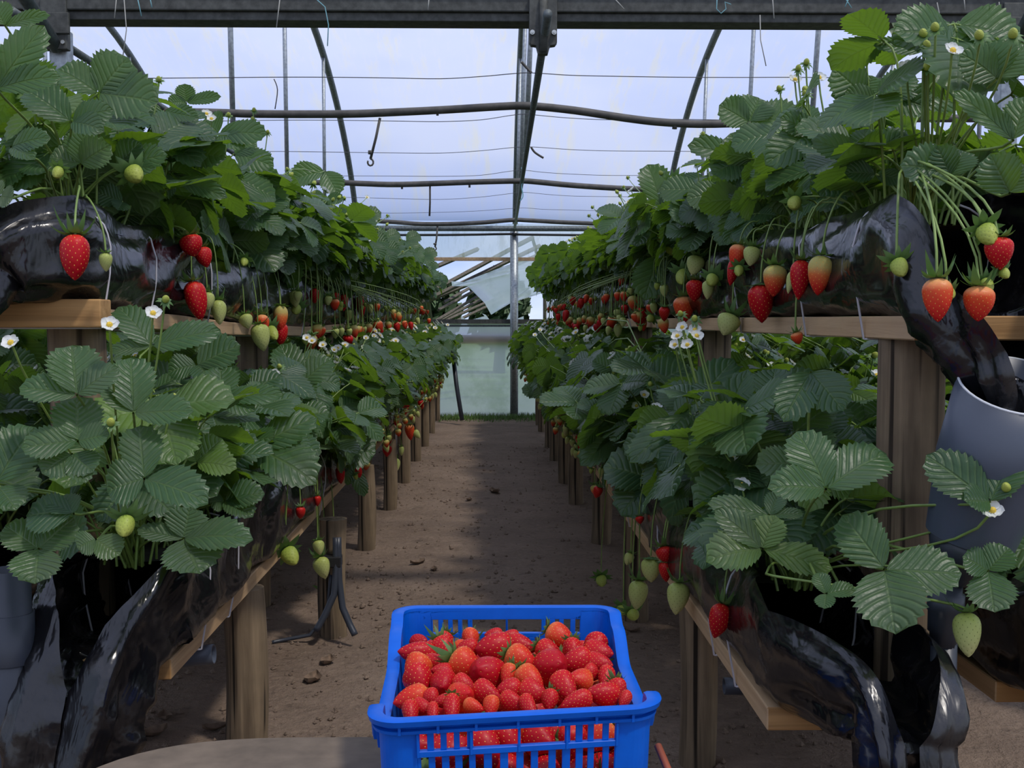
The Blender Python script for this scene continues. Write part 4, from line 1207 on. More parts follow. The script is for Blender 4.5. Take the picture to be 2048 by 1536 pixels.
def looks(b):
    s = 'orange-red' if b[4] == 'o' else 'deep red'
    sz = 'big ' if b[1] > 0.024 else ('small ' if b[1] < 0.0165 else '')
    return sz + s
labels = {}
for k, bd in enumerate(bands):
    for i, b in enumerate(sorted(bd, key=lambda b: b[6])):
        labels[id(b)] = '%s strawberry in the crate, %s from left in %s' % (looks(b), ordinal(i + 1), bandname[k])
for tn, txt in (('second', 'half-hidden strawberry under the top of the crate heap'), ('front', 'strawberry behind the upper front slots of the crate'), ('front low', 'strawberry behind the lower front slots of the crate'), ('front base', 'strawberry low down behind the front panel of the crate')):
    for i, b in enumerate([b for b in berries if b[8] == tn]):
        labels[id(b)] = '%s, %s from the left front' % (txt, ordinal(i + 1))
for b in berries:
    p, r, ln, tip, kd, cal = b[:6]
    me = rng.choice(RB) if kd == 'R' else rng.choice(BM['red' if kd == 'r' else 'picked'])
    q = (-tip).to_track_quat('Z', 'Y')
    o = link(me, 'strawberry', None, p - tip * ln * 0.5, q @ Vector((0, 0, 1)).rotation_difference(Vector((0, 0, 1))), None)
    L0 = UNIT * (1.12 if kd == 'R' else 1.3); R0 = UNIT * (0.56 if kd == 'R' else 0.5)
    o.scale = (r / R0, r / R0 * rng.uniform(0.92, 1.08), ln / L0)
    tag(o, labels[id(b)], 'strawberry', 'picked strawberries in the blue crate')
    if cal == 2 or (cal == 1 and rng.random() < 0.45):
        c = link(rng.choice(CM), 'calyx', o, (0, 0, 0.0005))
        c.scale = (0.85, 0.85, 0.85 * (r / R0) / (ln / L0))
# ================================================================ strawberry plants
UPV = Vector((0, 0, 1))
_topo = {}
def leaf_topo(nl, m):
    if (nl, m) not in _topo:
        c = 2 * m + 1; f = []
        for i in range(nl):
            for j in range(2 * m): f.append((i*c+j, i*c+j+1, (i+1)*c+j+1, (i+1)*c+j))
        _topo[(nl, m)] = f
    return _topo[(nl, m)]
def leaflet(mb, base, tip, nrm, width, rng, rnd, hi=True, skew=0.0, fold=None, arch=None):
    nl, m = (22, 3) if hi else (12, 2)
    ax = tip - base; L = ax.length
    if L < 1e-5: return
    a = np.array(ax / L); n = Vector(nrm); n = n - (ax / L) * n.dot(ax / L)
    n = n.normalized() if n.length > 1e-4 else (ax / L).orthogonal().normalized()
    n = np.array(n); s = np.cross(a, n)
    fold = rng.uniform(0.10, 0.42) if fold is None else fold
    arch = rng.uniform(-0.02, 0.13) if arch is None else arch
    wob = rng.uniform(0, 6.28); curl = rng.uniform(0.0, 0.22)
    t = np.linspace(0, 1, nl + 1)[:, None]; c = np.linspace(-1, 1, 2 * m + 1)[None, :]
    hw = width * 0.5 * (np.sin(PI * np.clip(t, 0, 1) ** 1.16) ** 0.50)
    hw[0] = 0.0006; hw[-1] = 0.0005
    tooth = np.where(np.arange(nl + 1) % 2 == 0, 1.0, -1.0)[:, None] * np.where(t > 0.12, 1, 0) * np.where(t < 0.99, 1, 0)
    ed = np.abs(c) ** 6
    wid = hw * (1 + 0.075 * tooth * ed)
    along = L * t + tooth * ed * L * 0.016 + skew * L * c * t * (1 - t)
    across = c * wid
    h = fold * np.abs(c) * hw - (0.55 * fold + 0.10) * (c ** 2) * hw * 0.5
    h = h + arch * L * 4 * t * (1 - t) * 0.5 - curl * L * np.clip(t - 0.45, 0, 1) ** 2
    h = h + 0.022 * L * np.sin(t * 9 + wob + c * 2.2) * np.abs(c) ** 1.5
    h = h + 0.0035 * L * np.abs(c) ** 0.7 * -np.sin(2 * PI * 7.5 * (t - 0.32 * np.abs(c))) * np.where(t < 0.95, 1, 0) * (1.0 if hi else 0.0)
    b = np.array(base)
    P = b[None, None, :] + along[..., None] * a + across[..., None] * s + h[..., None] * n
    o = len(mb.v); cc_ = 2 * m + 1
    mb.v.extend(map(tuple, P.reshape(-1, 3)))
    uv = np.stack(np.broadcast_arrays(c * 0.5 + 0.5, t), -1).reshape(-1, 2)
    for f in leaf_topo(nl, m):
        mb.f.append((f[0]+o, f[1]+o, f[2]+o, f[3]+o)); mb.m.append(0)
        mb.uv.extend([tuple(uv[i]) for i in f]); mb.rn.extend([(rnd, 0.0)] * 4)

def trifoliate(mb, st, J, d, n, L, rng, rnd, hi=True):
    """leaf of three leaflets at junction J pointing along d with upper side n"""
    d = (d - n * d.dot(n)).normalized(); s = d.cross(n)
    for ang, k in ((0, 1.0), (1, 0.92), (-1, 0.92)):
        th = ang * rng.uniform(1.15, 1.5)
        dd = d * math.cos(th) + s * math.sin(th)
        nn = (n + s * (ang * rng.uniform(-0.30, 0.10)) + d * rng.uniform(-0.15, 0.15)).normalized()
        dd = (dd - nn * dd.dot(nn)).normalized()
        base = J + dd * 0.006 + (n * 0.001)
        l = L * k * rng.uniform(0.9, 1.08)
        leaflet(mb, base, base + dd * l, nn, l * rng.uniform(0.80, 0.95), rng, min(1, max(0, rnd + rng.uniform(-0.06, 0.06))), hi, ang * -0.12)
        if hi: st.tube([J, base + dd * 0.01], 0.0017, 5)

def petiole(st, C, J, rng, hi=True, r=0.0021):
    v = J - C; h = Vector((v.x, v.y, 0)); L = v.length
    c1 = C + UPV * (L * 0.42) + h * 0.18; c2 = J - (h.normalized() * 0.25 if h.length > 1e-4 else Vector()) * L * 0.6 + UPV * (-0.06 * L)
    pts = bez(C, c1, c2, J, 8 if hi else 4)
    st.tube(pts, [lerp(r * 1.25, r * 0.85, i / (len(pts) - 1)) for i in range(len(pts))], 6 if hi else 4, cap=False)

def rand_leaf(mb, st, C, rng, hi, upper, face=1.0, scale=1.0, avoid=False, ls=1.0):
    az = rng.uniform(-PI, PI)
    towards = math.cos(az) * face
    inc = math.radians(rng.choice((rng.uniform(8, 35), rng.uniform(30, 62), rng.uniform(45, 78))))
    if upper and towards > 0.2: inc = min(inc, math.radians(52))
    if avoid and towards > 0.3: inc = min(inc, math.radians(40))
    ln = rng.uniform(0.12, 0.30) * scale * (1.0 if inc < 0.9 else 0.92)
    if avoid and (math.cos(az) * face * ln * math.sin(inc) > 0.10 or (math.sin(az) < -0.3 and inc > 0.6)): return
    out = Vector((math.cos(az), math.sin(az), 0))
    J = C + out * (ln * math.sin(inc)) + UPV * (ln * math.cos(inc))
    tau = rng.uniform(0.25, 1.25) if inc > 0.5 else rng.uniform(0.0, 0.9)
    n = (UPV * math.cos(tau) + out * math.sin(tau) + Vector((rng.gauss(0, 0.28), rng.gauss(-0.12, 0.28), 0))).normalized()
    d = (out * math.cos(tau) - UPV * math.sin(tau) + Vector((rng.gauss(0, 0.2), rng.gauss(0, 0.2), 0))).normalized()
    rnd = min(1.0, max(0.0, rng.gauss(0.48, 0.24)))
    trifoliate(mb, st, J, d, n, rng.uniform(0.078, 0.122) * scale * ls, rng, rnd, hi)
    petiole(st, C + Vector((rng.uniform(-0.015, 0.015), rng.uniform(-0.015, 0.015), 0)), J, rng, hi)

# ---- flowers and unripe fruit
def flower_geo(seed):
    rng = random.Random(seed); mb = MB()
    for k in range(5):
        a = 2 * PI * k / 5 + rng.uniform(-0.1, 0.1); R = 0.0165 * rng.uniform(0.9, 1.1); ca, sa = math.cos(a), math.sin(a); pts = []
        for i in range(9):
            t = i / 8; r = 0.002 + R * t; hw = R * 0.60 * (math.sin(PI * min(0.97, 0.07 + 0.90 * t ** 1.25)) ** 0.55)
            for j in range(-2, 3):
                x = j / 2; pts.append((ca * (r - abs(x) * 0.002 * t) - sa * hw * x, sa * (r - abs(x) * 0.002 * t) + ca * hw * x, 0.006 * t * t + 0.002 * x * x + 0.0005 * (k % 2)))
        mb.grid(pts, 5, 9, 0)
    calyx_geo(mb, 0.011, seed, 10, 0.15, 1)
    return mb
def centre_geo(mb, mat=0):
    pts = []; 
    for i in range(6):
        t = i / 5 * PI / 2
        for j in range(12): a = 2 * PI * j / 12; pts.append((0.0062 * math.cos(t) * math.cos(a), 0.0062 * math.cos(t) * math.sin(a), 0.001 + 0.006 * math.sin(t)))
    mb.grid(pts, 12, 6, mat, close=True); return mb
FLOWER = [flower_geo(k).mesh('flower', [M['petal'], M['calyx']]) for k in range(3)]
CENTRE = centre_geo(MB()).mesh('flower_centre', M['pollen'])
_fb = flower_geo(7); centre_geo(_fb, 2)
FLOWER_FAR = _fb.mesh('flower_far', [M['petal'], M['calyx'], M['pollen']])
FAR = {}
for kind in ('red', 'orange', 'turning', 'pale', 'young'):
    me = berry_mesh('far_' + kind, UNIT * 1.3, UNIT * 0.5, 3, [M[kind], M['calyx']], False, 1.8)
    mb = MB(); mb.v = [tuple(v.co) for v in me.vertices]; mb.f = [tuple(p.vertices) for p in me.polygons]; mb.m = [0] * len(mb.f)
    uvd = me.uv_layers['UVMap'].data; mb.uv = [tuple(x.uv) for x in uvd]; mb.rn = [(0.5, 0)] * len(mb.uv)
    calyx_geo(mb, UNIT * 0.5, 4, 8, 0.4, 1)
    FAR[kind] = mb.mesh('far_' + kind, [M[kind], M['calyx']])
    bpy.data.meshes.remove(me)

def add_berry(parent, kind, top, w, h, down, rng, hi=True):
    """hanging fruit with its calyx; top is where the stalk ends"""
    q = (-down).to_track_quat('Z', 'Y')
    me = rng.choice(BM[kind]) if hi else FAR[kind]
    o = link(me, 'berry', parent, top, q)
    o.scale = (w / UNIT, w / UNIT, h / (UNIT * 1.3))
    if kind in ('pale', 'young'): tag(o, 'pale green unripe berry' if kind == 'pale' else 'small young green berry')
    elif kind == 'turning': tag(o, 'half-ripe berry with a green shoulder and red tip')
    if hi:
        k = CM[rng.randrange(6)] if kind != 'young' else CM[rng.choice((0, 3))]
        c = link(k, 'calyx', o, (0, 0, 0.0004))
        c.scale = (1.12, 1.12, 1.12 * (w / UNIT) / (h / (UNIT * 1.3)))
        if kind == 'young': c.scale = (1.9, 1.9, 1.9 * (w / UNIT) / (h / (UNIT * 1.3)))
    return o
def add_flower(parent, p, n, rng, hi=True, s=1.0):
    o = link(rng.choice(FLOWER) if hi else FLOWER_FAR, 'flower', parent, p, n.to_track_quat('Z', 'Y'))
    o.scale = (s, s, s)
    if hi: link(CENTRE, 'flower_centre', o)
    return o

def fruit_stalk(fs, C, rim, end, hi=True, r=0.0017):
    pts = bez(C, C + UPV * 0.05 + (rim - C) * 0.35, rim + UPV * 0.02 - (rim - C) * 0.1, rim, 5)[:-1] + bez(rim, rim + (rim - C).normalized() * 0.022 - UPV * 0.006, Vector((end.x, end.y, lerp(end.z, rim.z, 0.55))), end, 8 if hi else 4)
    fs.tube(pts, r, 6 if hi else 4, cap=False)

def random_items(root, fs, rng, hi, upper, nb, nf, ny):
    """hanging fruit on the +x side, flowers and young fruit on upright stalks"""
    for k in range(nb):
        y = rng.uniform(-0.10, 0.10); rim = Vector((rng.uniform(0.10, 0.14), y * 0.8, rng.uniform(0.045, 0.085)))
        kind = rng.choice(('red', 'turning', 'pale', 'pale', 'young', 'orange', 'young', 'pale', 'red') if upper else ('red', 'pale', 'young', 'turning', 'pale'))
        w = {'red': 0.032, 'turning': 0.034, 'orange': 0.030, 'pale': 0.026, 'young': 0.017}[kind] * rng.uniform(0.8, 1.15)
        end = Vector((0.128 + rng.uniform(0, 0.035), y, -rng.uniform(0.02, 0.16)))
        down = Vector((rng.uniform(-0.2, 0.35), rng.uniform(-0.3, 0.3), -1)).normalized()
        fruit_stalk(fs, Vector((0.03, 0, 0)), rim, end, hi)
        add_berry(root, kind, end, w, w * rng.uniform(1.2, 1.5), down, rng, hi)
    for k in range(nf + ny):
        az = rng.uniform(-1.5, 1.5); r = rng.uniform(0.06, 0.2)
        end = Vector((math.cos(az) * r, math.sin(az) * r, rng.uniform(0.20, 0.34)))
        fs.tube(bez(Vector((0, 0, 0)), Vector((0, 0, 0.1)), end - UPV * 0.08 - Vector((end.x, end.y, 0)) * 0.15, end, 7 if hi else 4), 0.0016, 6 if hi else 4, cap=False)
        n = Vector((rng.uniform(0.0, 0.9), rng.uniform(-0.9, 0.5), 0.75)).normalized()
        if k < nf: add_flower(root, end, n, rng, hi)
        else: add_berry(root, 'young', end, 0.014, 0.016, -n, rng, hi).rotation_quaternion = (-n).to_track_quat('Z', 'Y')

def finish(root, mb, st, fs):
    if mb.v: mb.build('foliage', M['leaf'], root, smooth=True)
    if st.v: st.build('stem', M['stem'], root, smooth=True)
    if fs.v: fs.build('fruit_stalk', M['stem'], root, smooth=True)

def crown_of(t, y):
    return Vector((t.xc, y, t.zb(y) + t.thick + t.hh * 1.62))
def plant_label(t, k): return 'strawberry plant on %s, %s from the near end' % (('the ' + t.words).replace('the outer lower shelf', 'outer shelf').replace('the shelf of the next', 'next'), ordinal(k + 1))
def plant_group(t): return 'strawberry plants on the ' + t.words

# ---- hand-placed foliage of the near plants, read off the photo crops
CR = {'L2': (0, 525, 2.926), 'L3': (0, 1010, 2.92), 'V': (0, 0, 2.926), 'U': (1348, 0, 2.926), 'R2': (1348, 525, 2.926), 'R3': (1348, 1010, 2.92), 'M': (674, 525, 2.926), 'N': (1200, 300, 3.84), 'W': (600, 380, 4.8)}
# tier, crop, offset of the leaf towards the aisle, colour 0..1, junction, [(tip x, tip y, width)]
LEAVES = [
 ('LL','L2',.08,.50,(450,775),[(420,485,300),(110,725,200),(690,610,190)]),
 ('LL','L2',.11,.62,(455,1045),[(450,785,285),(125,1085,215),(640,1000,190)]),
 ('LL','L2',.09,.50,(780,880),[(765,555,265),(605,720,150),(1130,865,210)]),
 ('LL','L2',.03,.45,(885,490),[(690,255,205),(1290,395,190),(640,515,110)]),
 ('LL','L2',.02,.35,(1150,600),[(1405,480,230),(980,640,170),(1240,690,180)]),
 ('LL','L2',.12,.30,(845,1265),[(815,945,245),(625,1340,300),(1215,1395,265)]),
 ('LL','L2',.12,.52,(1490,1080),[(1370,815,240),(1850,900,230),(1850,1285,300)]),
 ('LL','L2',.09,.55,(1295,800),[(1290,605,210),(1660,770,140),(1490,860,150)]),
 ('LL','L2',.09,.60,(1750,720),[(1640,470,190),(1945,560,170),(1850,760,120)]),
 ('LL','L2',.13,.97,(1150,1170),[(1300,1025,200),(1385,1205,175),(1100,1040,120)]),
 ('LL','L2',.06,.42,(-20,1290),[(205,955,300),(60,1000,200)]),
 ('LL','L2',.10,.40,(420,1120),[(545,1225,190),(245,1230,210),(500,1290,150)]),
 ('LL','L2',.13,.34,(1310,1395),[(1545,1345,190),(1480,1485,170),(1225,1400,150)]),
 ('LL','L2',.05,.45,(-10,1310),[(95,1440,220),(-90,1480,200)]),
 ('LL','L2',.09,.18,(430,1470),[(150,1480,270),(330,1380,200)]),
 ('LL','L3',.13,.42,(1070,195),[(1165,395,350),(1475,195,220),(1110,10,250),(800,140,130)]),
 ('LL','L3',.11,.50,(225,255),[(205,460,280),(430,75,270),(30,120,220)]),
 ('LL','L3',.10,.85,(560,200),[(450,250,170),(700,290,180)]),
 ('LL','M',.10,.50,(-10,1080),[(225,1110,300),(100,910,210)]),
 ('LL','M',.10,.55,(300,800),[(130,915,170),(60,640,180),(370,830,90)]),
 ('LL','M',.10,.45,(20,700),[(190,700,130),(-60,600,150)]),
 ('LL','L2',.11,.50,(1965,1080),[(1880,820,200),(2100,860,220),(2100,1160,200)]),
 ('LL','M',.12,.40,(90,1180),[(160,1370,90),(60,1300,80)]),
 ('RL','R2',.09,.45,(890,1325),[(555,1310,240),(720,985,290),(1250,1110,310)]),
 ('RL','R2',.03,.15,(800,640),[(990,870,250),(640,930,230)]),
 ('RL','R2',.06,.30,(235,1080),[(430,620,220),(-10,960,260),(110,1100,120)]),
 ('RL','R2',.02,.25,(570,840),[(590,615,230),(330,840,170),(860,650,230)]),
 ('RL','R2',.03,.35,(100,870),[(350,560,240),(-60,720,220)]),
 ('RL','R2',-.06,.30,(1850,1400),[(1480,1120,280),(1990,1110,270),(1700,1390,200)]),
 ('RL','R2',.10,.40,(300,1265),[(65,1175,230),(420,1300,150)]),
 ('RL','R2',.10,.42,(560,1480),[(200,1400,150),(620,1340,130),(760,1470,80)]),
 ('RL','R3',.12,.90,(515,255),[(190,320,290),(240,25,170),(930,370,200),(590,60,200)]),
 ('RL','R3',.06,.52,(1228,375),[(985,55,290),(1680,400,320),(1290,745,400)]),
 ('RL','R3',.08,.60,(890,518),[(835,395,110),(1065,495,115),(880,605,120)]),
 ('RL','R3',-.04,.45,(1835,385),[(1870,625,270),(1690,300,200),(1960,250,200)]),
 ('RL','R3',.02,.85,(640,215),[(760,60,80),(870,290,110)]),
 ('RL','M',.09,.55,(1640,640),[(1495,575,150),(1690,520,150),(1600,700,120)]),
 ('RL','M',.09,.15,(1850,1270),[(1560,1190,310),(1660,1470,260),(1830,1480,200)]),
 ('RL','M',.11,.45,(1700,965),[(1425,1190,180),(1520,960,150)]),
 ('RL','M',.12,.75,(1245,775),[(1080,735,110),(1230,930,80)]),
 ('RL','M',.08,.20,(1800,740),[(1700,530,200),(2060,600,240),(1660,720,160)]),
 ('RL','M',.08,.40,(2060,880),[(1890,1200,230),(1710,1170,220)]),
 ('RL','M',.08,.50,(1460,560),[(1310,580,110),(1540,500,120)]),
 ('RL','M',.11,.30,(1540,760),[(1400,860,150),(1480,720,120)]),
 ('RU','U',.06,.50,(440,715),[(265,615,190),(760,690,260),(500,570,230)]),
 ('RU','U',.08,.35,(405,930),[(80,850,150),(225,1020,210),(330,780,230)]),
 ('RU','U',.05,.65,(1110,565),[(930,400,250),(1160,440,210),(920,560,120)]),
 ('RU','U',.04,.60,(1190,590),[(1410,430,190),(1000,540,140)]),
 ('RU','U',.07,.25,(1125,935),[(805,815,160),(1360,765,150),(1120,750,190)]),
 ('RU','U',.08,.30,(830,780),[(535,960,220),(620,690,150)]),
 ('RU','U',.0,.40,(1460,300),[(1175,255,110),(1790,170,190),(1560,190,150)]),
 ('RU','U',-.03,.75,(1890,460),[(1830,240,280),(2060,250,260),(1680,310,230)]),
 ('RU','U',.02,.55,(1985,820),[(1640,530,150),(2060,560,200),(1850,650,120)]),
 ('RU','U',.06,.22,(1620,1030),[(1330,960,280),(1540,850,180),(1700,880,210)]),
 ('RU','U',.03,.22,(1965,1130),[(1850,900,250),(2050,960,220)]),
 ('RU','U',.09,.28,(560,990),[(730,900,230),(500,1090,160),(640,1150,130)]),
 ('RU','U',.05,.20,(1000,960),[(860,1150,230),(1090,1140,220),(1000,880,150)]),
 ('RU','U',.07,.25,(1180,1020),[(1340,1060,110),(1000,1010,140)]),
 ('RU','U',.06,.30,(360,1150),[(430,1330,130),(290,1300,140),(340,1020,150)]),
 ('RU','U',.0,.45,(1260,560),[(1500,640,200),(1720,590,180),(1420,490,170)]),
 ('RU','N',.10,.55,(470,440),[(365,110,250),(590,250,180)]),
 ('RU','N',.11,.70,(395,580),[(300,810,230),(240,480,140),(420,780,110)]),
 ('RU','N',.12,.72,(455,810),[(340,1140,280),(480,970,120)]),
 ('RU','N',.08,.30,(1120,470),[(1020,180,170),(950,730,120),(1200,560,160)]),
 ('RU','N',.07,.30,(700,520),[(500,640,170),(560,440,150),(760,620,120)]),
 ('LU','V',.06,.55,(575,545),[(750,335,290),(340,400,200),(920,590,300)]),
 ('LU','V',.02,.80,(-20,520),[(260,150,210),(350,440,170),(-80,350,200)]),
 ('LU','V',-.02,.60,(30,150),[(290,85,90),(-40,20,160)]),
 ('LU','V',.07,.35,(420,715),[(150,520,220),(600,760,160),(660,640,170)]),
 ('LU','V',.03,.50,(1090,600),[(1290,560,80),(1080,490,110),(980,600,90)]),
 ('LU','V',.05,.40,(960,650),[(1165,690,110),(700,680,170)]),
 ('LU','V',.07,.90,(470,960),[(290,910,170),(650,850,200),(490,770,200)]),
 ('LU','V',.09,.50,(690,980),[(975,900,170),(820,830,180),(900,980,120)]),
 ('LU','V',.09,.38,(1075,880),[(1320,920,230),(1190,810,150)]),
 ('LU','V',.07,.20,(65,860),[(290,800,140),(200,930,120)]),
 ('LU','V',.08,.42,(1460,1090),[(1330,985,160),(1645,1040,170),(1690,1210,150)]),
 ('LU','V',.09,.40,(1030,1050),[(1325,1150,120),(900,1130,160)]),
 ('LU','V',.08,.40,(1690,1440),[(1540,1390,140),(1840,1370,140),(1640,1540,160)]),
 ('LU','V',.02,.50,(0,1150),[(75,1160,150),(-80,1080,150)]),
 ('LU','V',.05,.40,(1280,780),[(1190,700,190),(1430,860,130),(1560,780,160)]),
 ('LU','V',.05,.45,(1370,900),[(1600,970,150),(1500,830,130)]),
 ('LU','V',.06,.50,(1900,1000),[(1690,1060,150),(1980,1140,140)]),
 ('LU','V',.08,.20,(720,1180),[(560,1120,150),(690,1230,110)]),
 ('LU','W',.08,.35,(330,180),[(450,290,150),(100,220,160),(200,180,130)]),
 ('LU','W',.09,.15,(520,800),[(800,820,250),(660,770,160)]),
 ('LU','W',.09,.25,(400,620),[(270,520,190),(500,560,200),(320,770,180)]),
 ('LU','W',.10,.40,(400,850),[(430,1060,220),(330,980,150)]),
 ('LU','W',.08,.45,(250,100),[(420,80,130),(80,60,140)]),
]
HERO_K = 9
TA = {'RL': 1.84, 'RU': 1.86, 'LL': 2.04, 'LU': 2.24, 'RO': 1.9, 'LO': 2.3}
STEP = 0.20
YMIN = {'RL': 1.48, 'RU': 1.46, 'LL': 1.70, 'LU': 1.78}
hero = {}
for key in ('RL', 'RU', 'LL', 'LU'):
    t = T[key]
    for k in range(HERO_K):
        y = TA[key] + STEP * k
        root = thing('strawberry_plant', plant_label(t, k), 'plant', crown_of(t, y), plant_group(t))
        hero[(key, k)] = (root, MB(), MB(), MB(), random.Random(ord(key[0]) * 131 + ord(key[1]) * 17 + k))
def nearest(key, y):
    k = int(round((y - TA[key]) / STEP)); return hero[(key, min(max(k, 0), HERO_K - 1))]
def in_front(key, u, v, off):
    t = T[key]; x = t.xc + t.face * off
    du = (u - 985.0)
    y = abs(x) * F / max(60.0, abs(du)); y = max(YMIN[key], min(y, 6.0))
    return at_y(u, v, y)
for (key, crop, off, rnd, jn, tips) in LEAVES:
    ox, oy, sc = CR[crop]; t = T[key]
    ju, jv = ox + jn[0] / sc, oy + jn[1] / sc
    J = in_front(key, ju, jv, off)
    root, mb, st, fs, rng = nearest(key, J.y)
    C = root.location
    lower = key in ('RL', 'LL')
    for (tx, ty, w) in tips:
        tu, tv = ox + tx / sc, oy + ty / sc
        dv = (jv - tv)
        kk = 0.62 if lower else 0.34
        Y = J.y + dv * J.y / F * kk - (0.004 if lower else 0.012) + rng.uniform(-0.012, 0.012)
        tip = at_y(tu, tv, Y)
        toc = (CAM_P - J).normalized()
        nrm = (toc * 0.85 + UPV * (0.6 if lower else 0.42) + Vector((rng.gauss(0, 0.10), 0, 0)))
        leaflet(mb, J - C + (tip - J) * 0.03, tip - C, nrm, w / sc * J.y / F * 1.03, rng, min(1, max(0, rnd + rng.uniform(-0.05, 0.05))), True, rng.uniform(-0.1, 0.1), rng.uniform(0.18, 0.55), rng.uniform(-0.02, 0.14))
    petiole(st, Vector((rng.uniform(-0.02, 0.02), rng.uniform(-0.02, 0.02), -0.005)), J - C, rng, True, 0.0023)

# hanging fruit: tier, u, v of the centre, width, height, kind, lean of the tip sideways
FRUIT = [
 ('LU',150,515,58,92,'red',.05),('LU',212,524,26,38,'pale',0),('LU',383,492,44,44,'red',.3),('LU',408,515,33,42,'red',.35),('LU',393,602,42,80,'red',.22),('LU',415,603,30,36,'pale',.1),
 ('LU',438,625,31,50,'pale',.1),('LU',493,643,28,30,'pale',.3),('LU',525,650,28,42,'orange',.1),('LU',522,675,36,56,'pale',.2),('LU',545,668,24,34,'young',.6),('LU',561,637,30,54,'turning',.05),
 ('LU',562,668,28,46,'red',0),('LU',590,598,25,34,'pale',.1),('LU',592,620,20,20,'young',0),('LU',629,592,20,30,'red',0),('LU',671,601,20,32,'red',0),('LU',687,606,20,34,'red',0),('LU',697,631,17,24,'pale',0),('LU',722,613,19,44,'red',.15),
 ('LU',740,618,15,20,'pale',.2),('LU',757,654,19,26,'orange',.3),('LU',788,630,13,24,'turning',.1),('LU',798,634,12,22,'turning',.1),('LU',794,655,13,20,'red',.2),('LU',810,650,11,18,'orange',.2),('LU',822,652,11,18,'red',.2),('LU',843,618,8,14,'orange',0),('LU',858,642,8,12,'orange',0),
 ('LU',836,642,9,16,'pale',.3),('LU',115,346,22,24,'young',0),('LU',270,350,36,34,'young',.8),('LU',488,525,16,18,'young',0),('LU',655,603,16,18,'young',.3),('LU',680,616,13,14,'young',.2),
 ('LL',810,806,26,24,'red',1.2),('LL',842,808,12,17,'red',.2),('LL',820,864,20,34,'orange',.1),('LL',834,869,14,20,'pale',.8),('LL',775,880,19,30,'red',0),('LL',774,902,20,24,'red',0),('LL',803,902,11,19,'pale',0),
 ('LL',792,930,18,28,'pale',.1),('LL',681,950,19,36,'red',.1),('LL',601,1025,20,26,'red',0),('LL',635,1002,14,22,'red',0),('LL',582,1114,34,38,'young',.7),('LL',645,1136,34,46,'pale',.3),('LL',638,1095,24,30,'pale',.2),
 ('LL',657,1186,24,22,'young',.4),('LL',674,1186,13,14,'young',.3),('LL',250,1054,38,42,'young',.1),
 ('RU',1474,514,34,52,'orange',-.2),('RU',1503,513,35,40,'pale',-.2),('RU',1465,545,24,54,'red',-.2),('RU',1549,562,48,64,'turning',-.1),('RU',1523,607,52,78,'red',.05),('RU',1600,560,42,80,'red',-.1),('RU',1640,551,48,80,'turning',-.1),
 ('RU',1390,532,36,42,'pale',-.3),('RU',1408,543,0,0,'x',0),('RU',1365,556,28,34,'young',-.2),('RU',1416,580,25,38,'pale',-.1),('RU',1390,582,38,44,'red',-.1),('RU',1368,619,42,54,'orange',.05),('RU',1455,650,46,46,'pale',-.45),('RU',1595,676,24,26,'orange',.3),
 ('RU',1424,562,26,24,'young',-.3),('RU',1478,543,20,24,'young',-.2),('RU',1581,565,18,46,'pale',-.2),('RU',1281,636,26,42,'red',-.1),('RU',1267,606,25,30,'turning',0),('RU',1222,647,18,34,'red',-.3),('RU',1236,661,17,28,'pale',-.1),('RU',1243,562,14,20,'orange',-.5),
 ('RU',1250,618,16,18,'red',0),('RU',1235,627,16,18,'pale',0),('RU',1800,537,34,40,'young',0),('RU',1875,600,58,88,'orange',.02),('RU',1957,607,62,72,'orange',.02),('RU',1976,471,40,46,'young',.05),('RU',1998,507,54,66,'red',.05),('RU',1974,573,30,28,'young',.1),
 ('RU',1901,588,22,22,'young',.1),('RU',2010,548,20,22,'young',.2),('RU',1589,408,28,26,'young',-.2),('RU',1325,477,26,22,'young',-.6),('RU',1345,498,30,26,'young',-.3),('RU',1355,470,20,16,'young',-.6),('RU',1344,366,22,20,'young',-.5),('RU',1300,638,16,14,'young',-.7),
 ('RU',1145,602,14,20,'red',0),('RU',1162,607,14,22,'red',-.1),('RU',1131,632,14,26,'red',-.2),('RU',1141,598,11,16,'pale',0),('RU',1172,598,12,20,'orange',-.3),('RU',1116,635,10,18,'red',0),('RU',1128,614,9,14,'red',0),('RU',1112,622,9,13,'red',0),
 ('RL',1160,880,20,24,'red',0),('RL',1162,898,15,16,'red',.1),('RL',1275,1190,40,60,'pale',-.12),('RL',1302,1140,40,50,'pale',.0),('RL',1331,1110,36,36,'red',.2),('RL',1331,1143,26,44,'red',.1),('RL',1355,1197,46,66,'pale',-.15),('RL',1243,1222,22,18,'young',-.4),
 ('RL',1267,1231,26,20,'young',.2),('RL',1203,1163,22,22,'young',0),('RL',1438,1242,46,72,'red',-.28),('RL',1935,1269,56,90,'pale',-.05),('RL',1853,1171,28,32,'young',.05),('RL',1257,1118,20,26,'pale',-.4),('RL',1280,1040,18,16,'red',.1),
 ('RL',1130,870,16,14,'young',-.6),('RL',1136,768,14,14,'young',-.3),
]
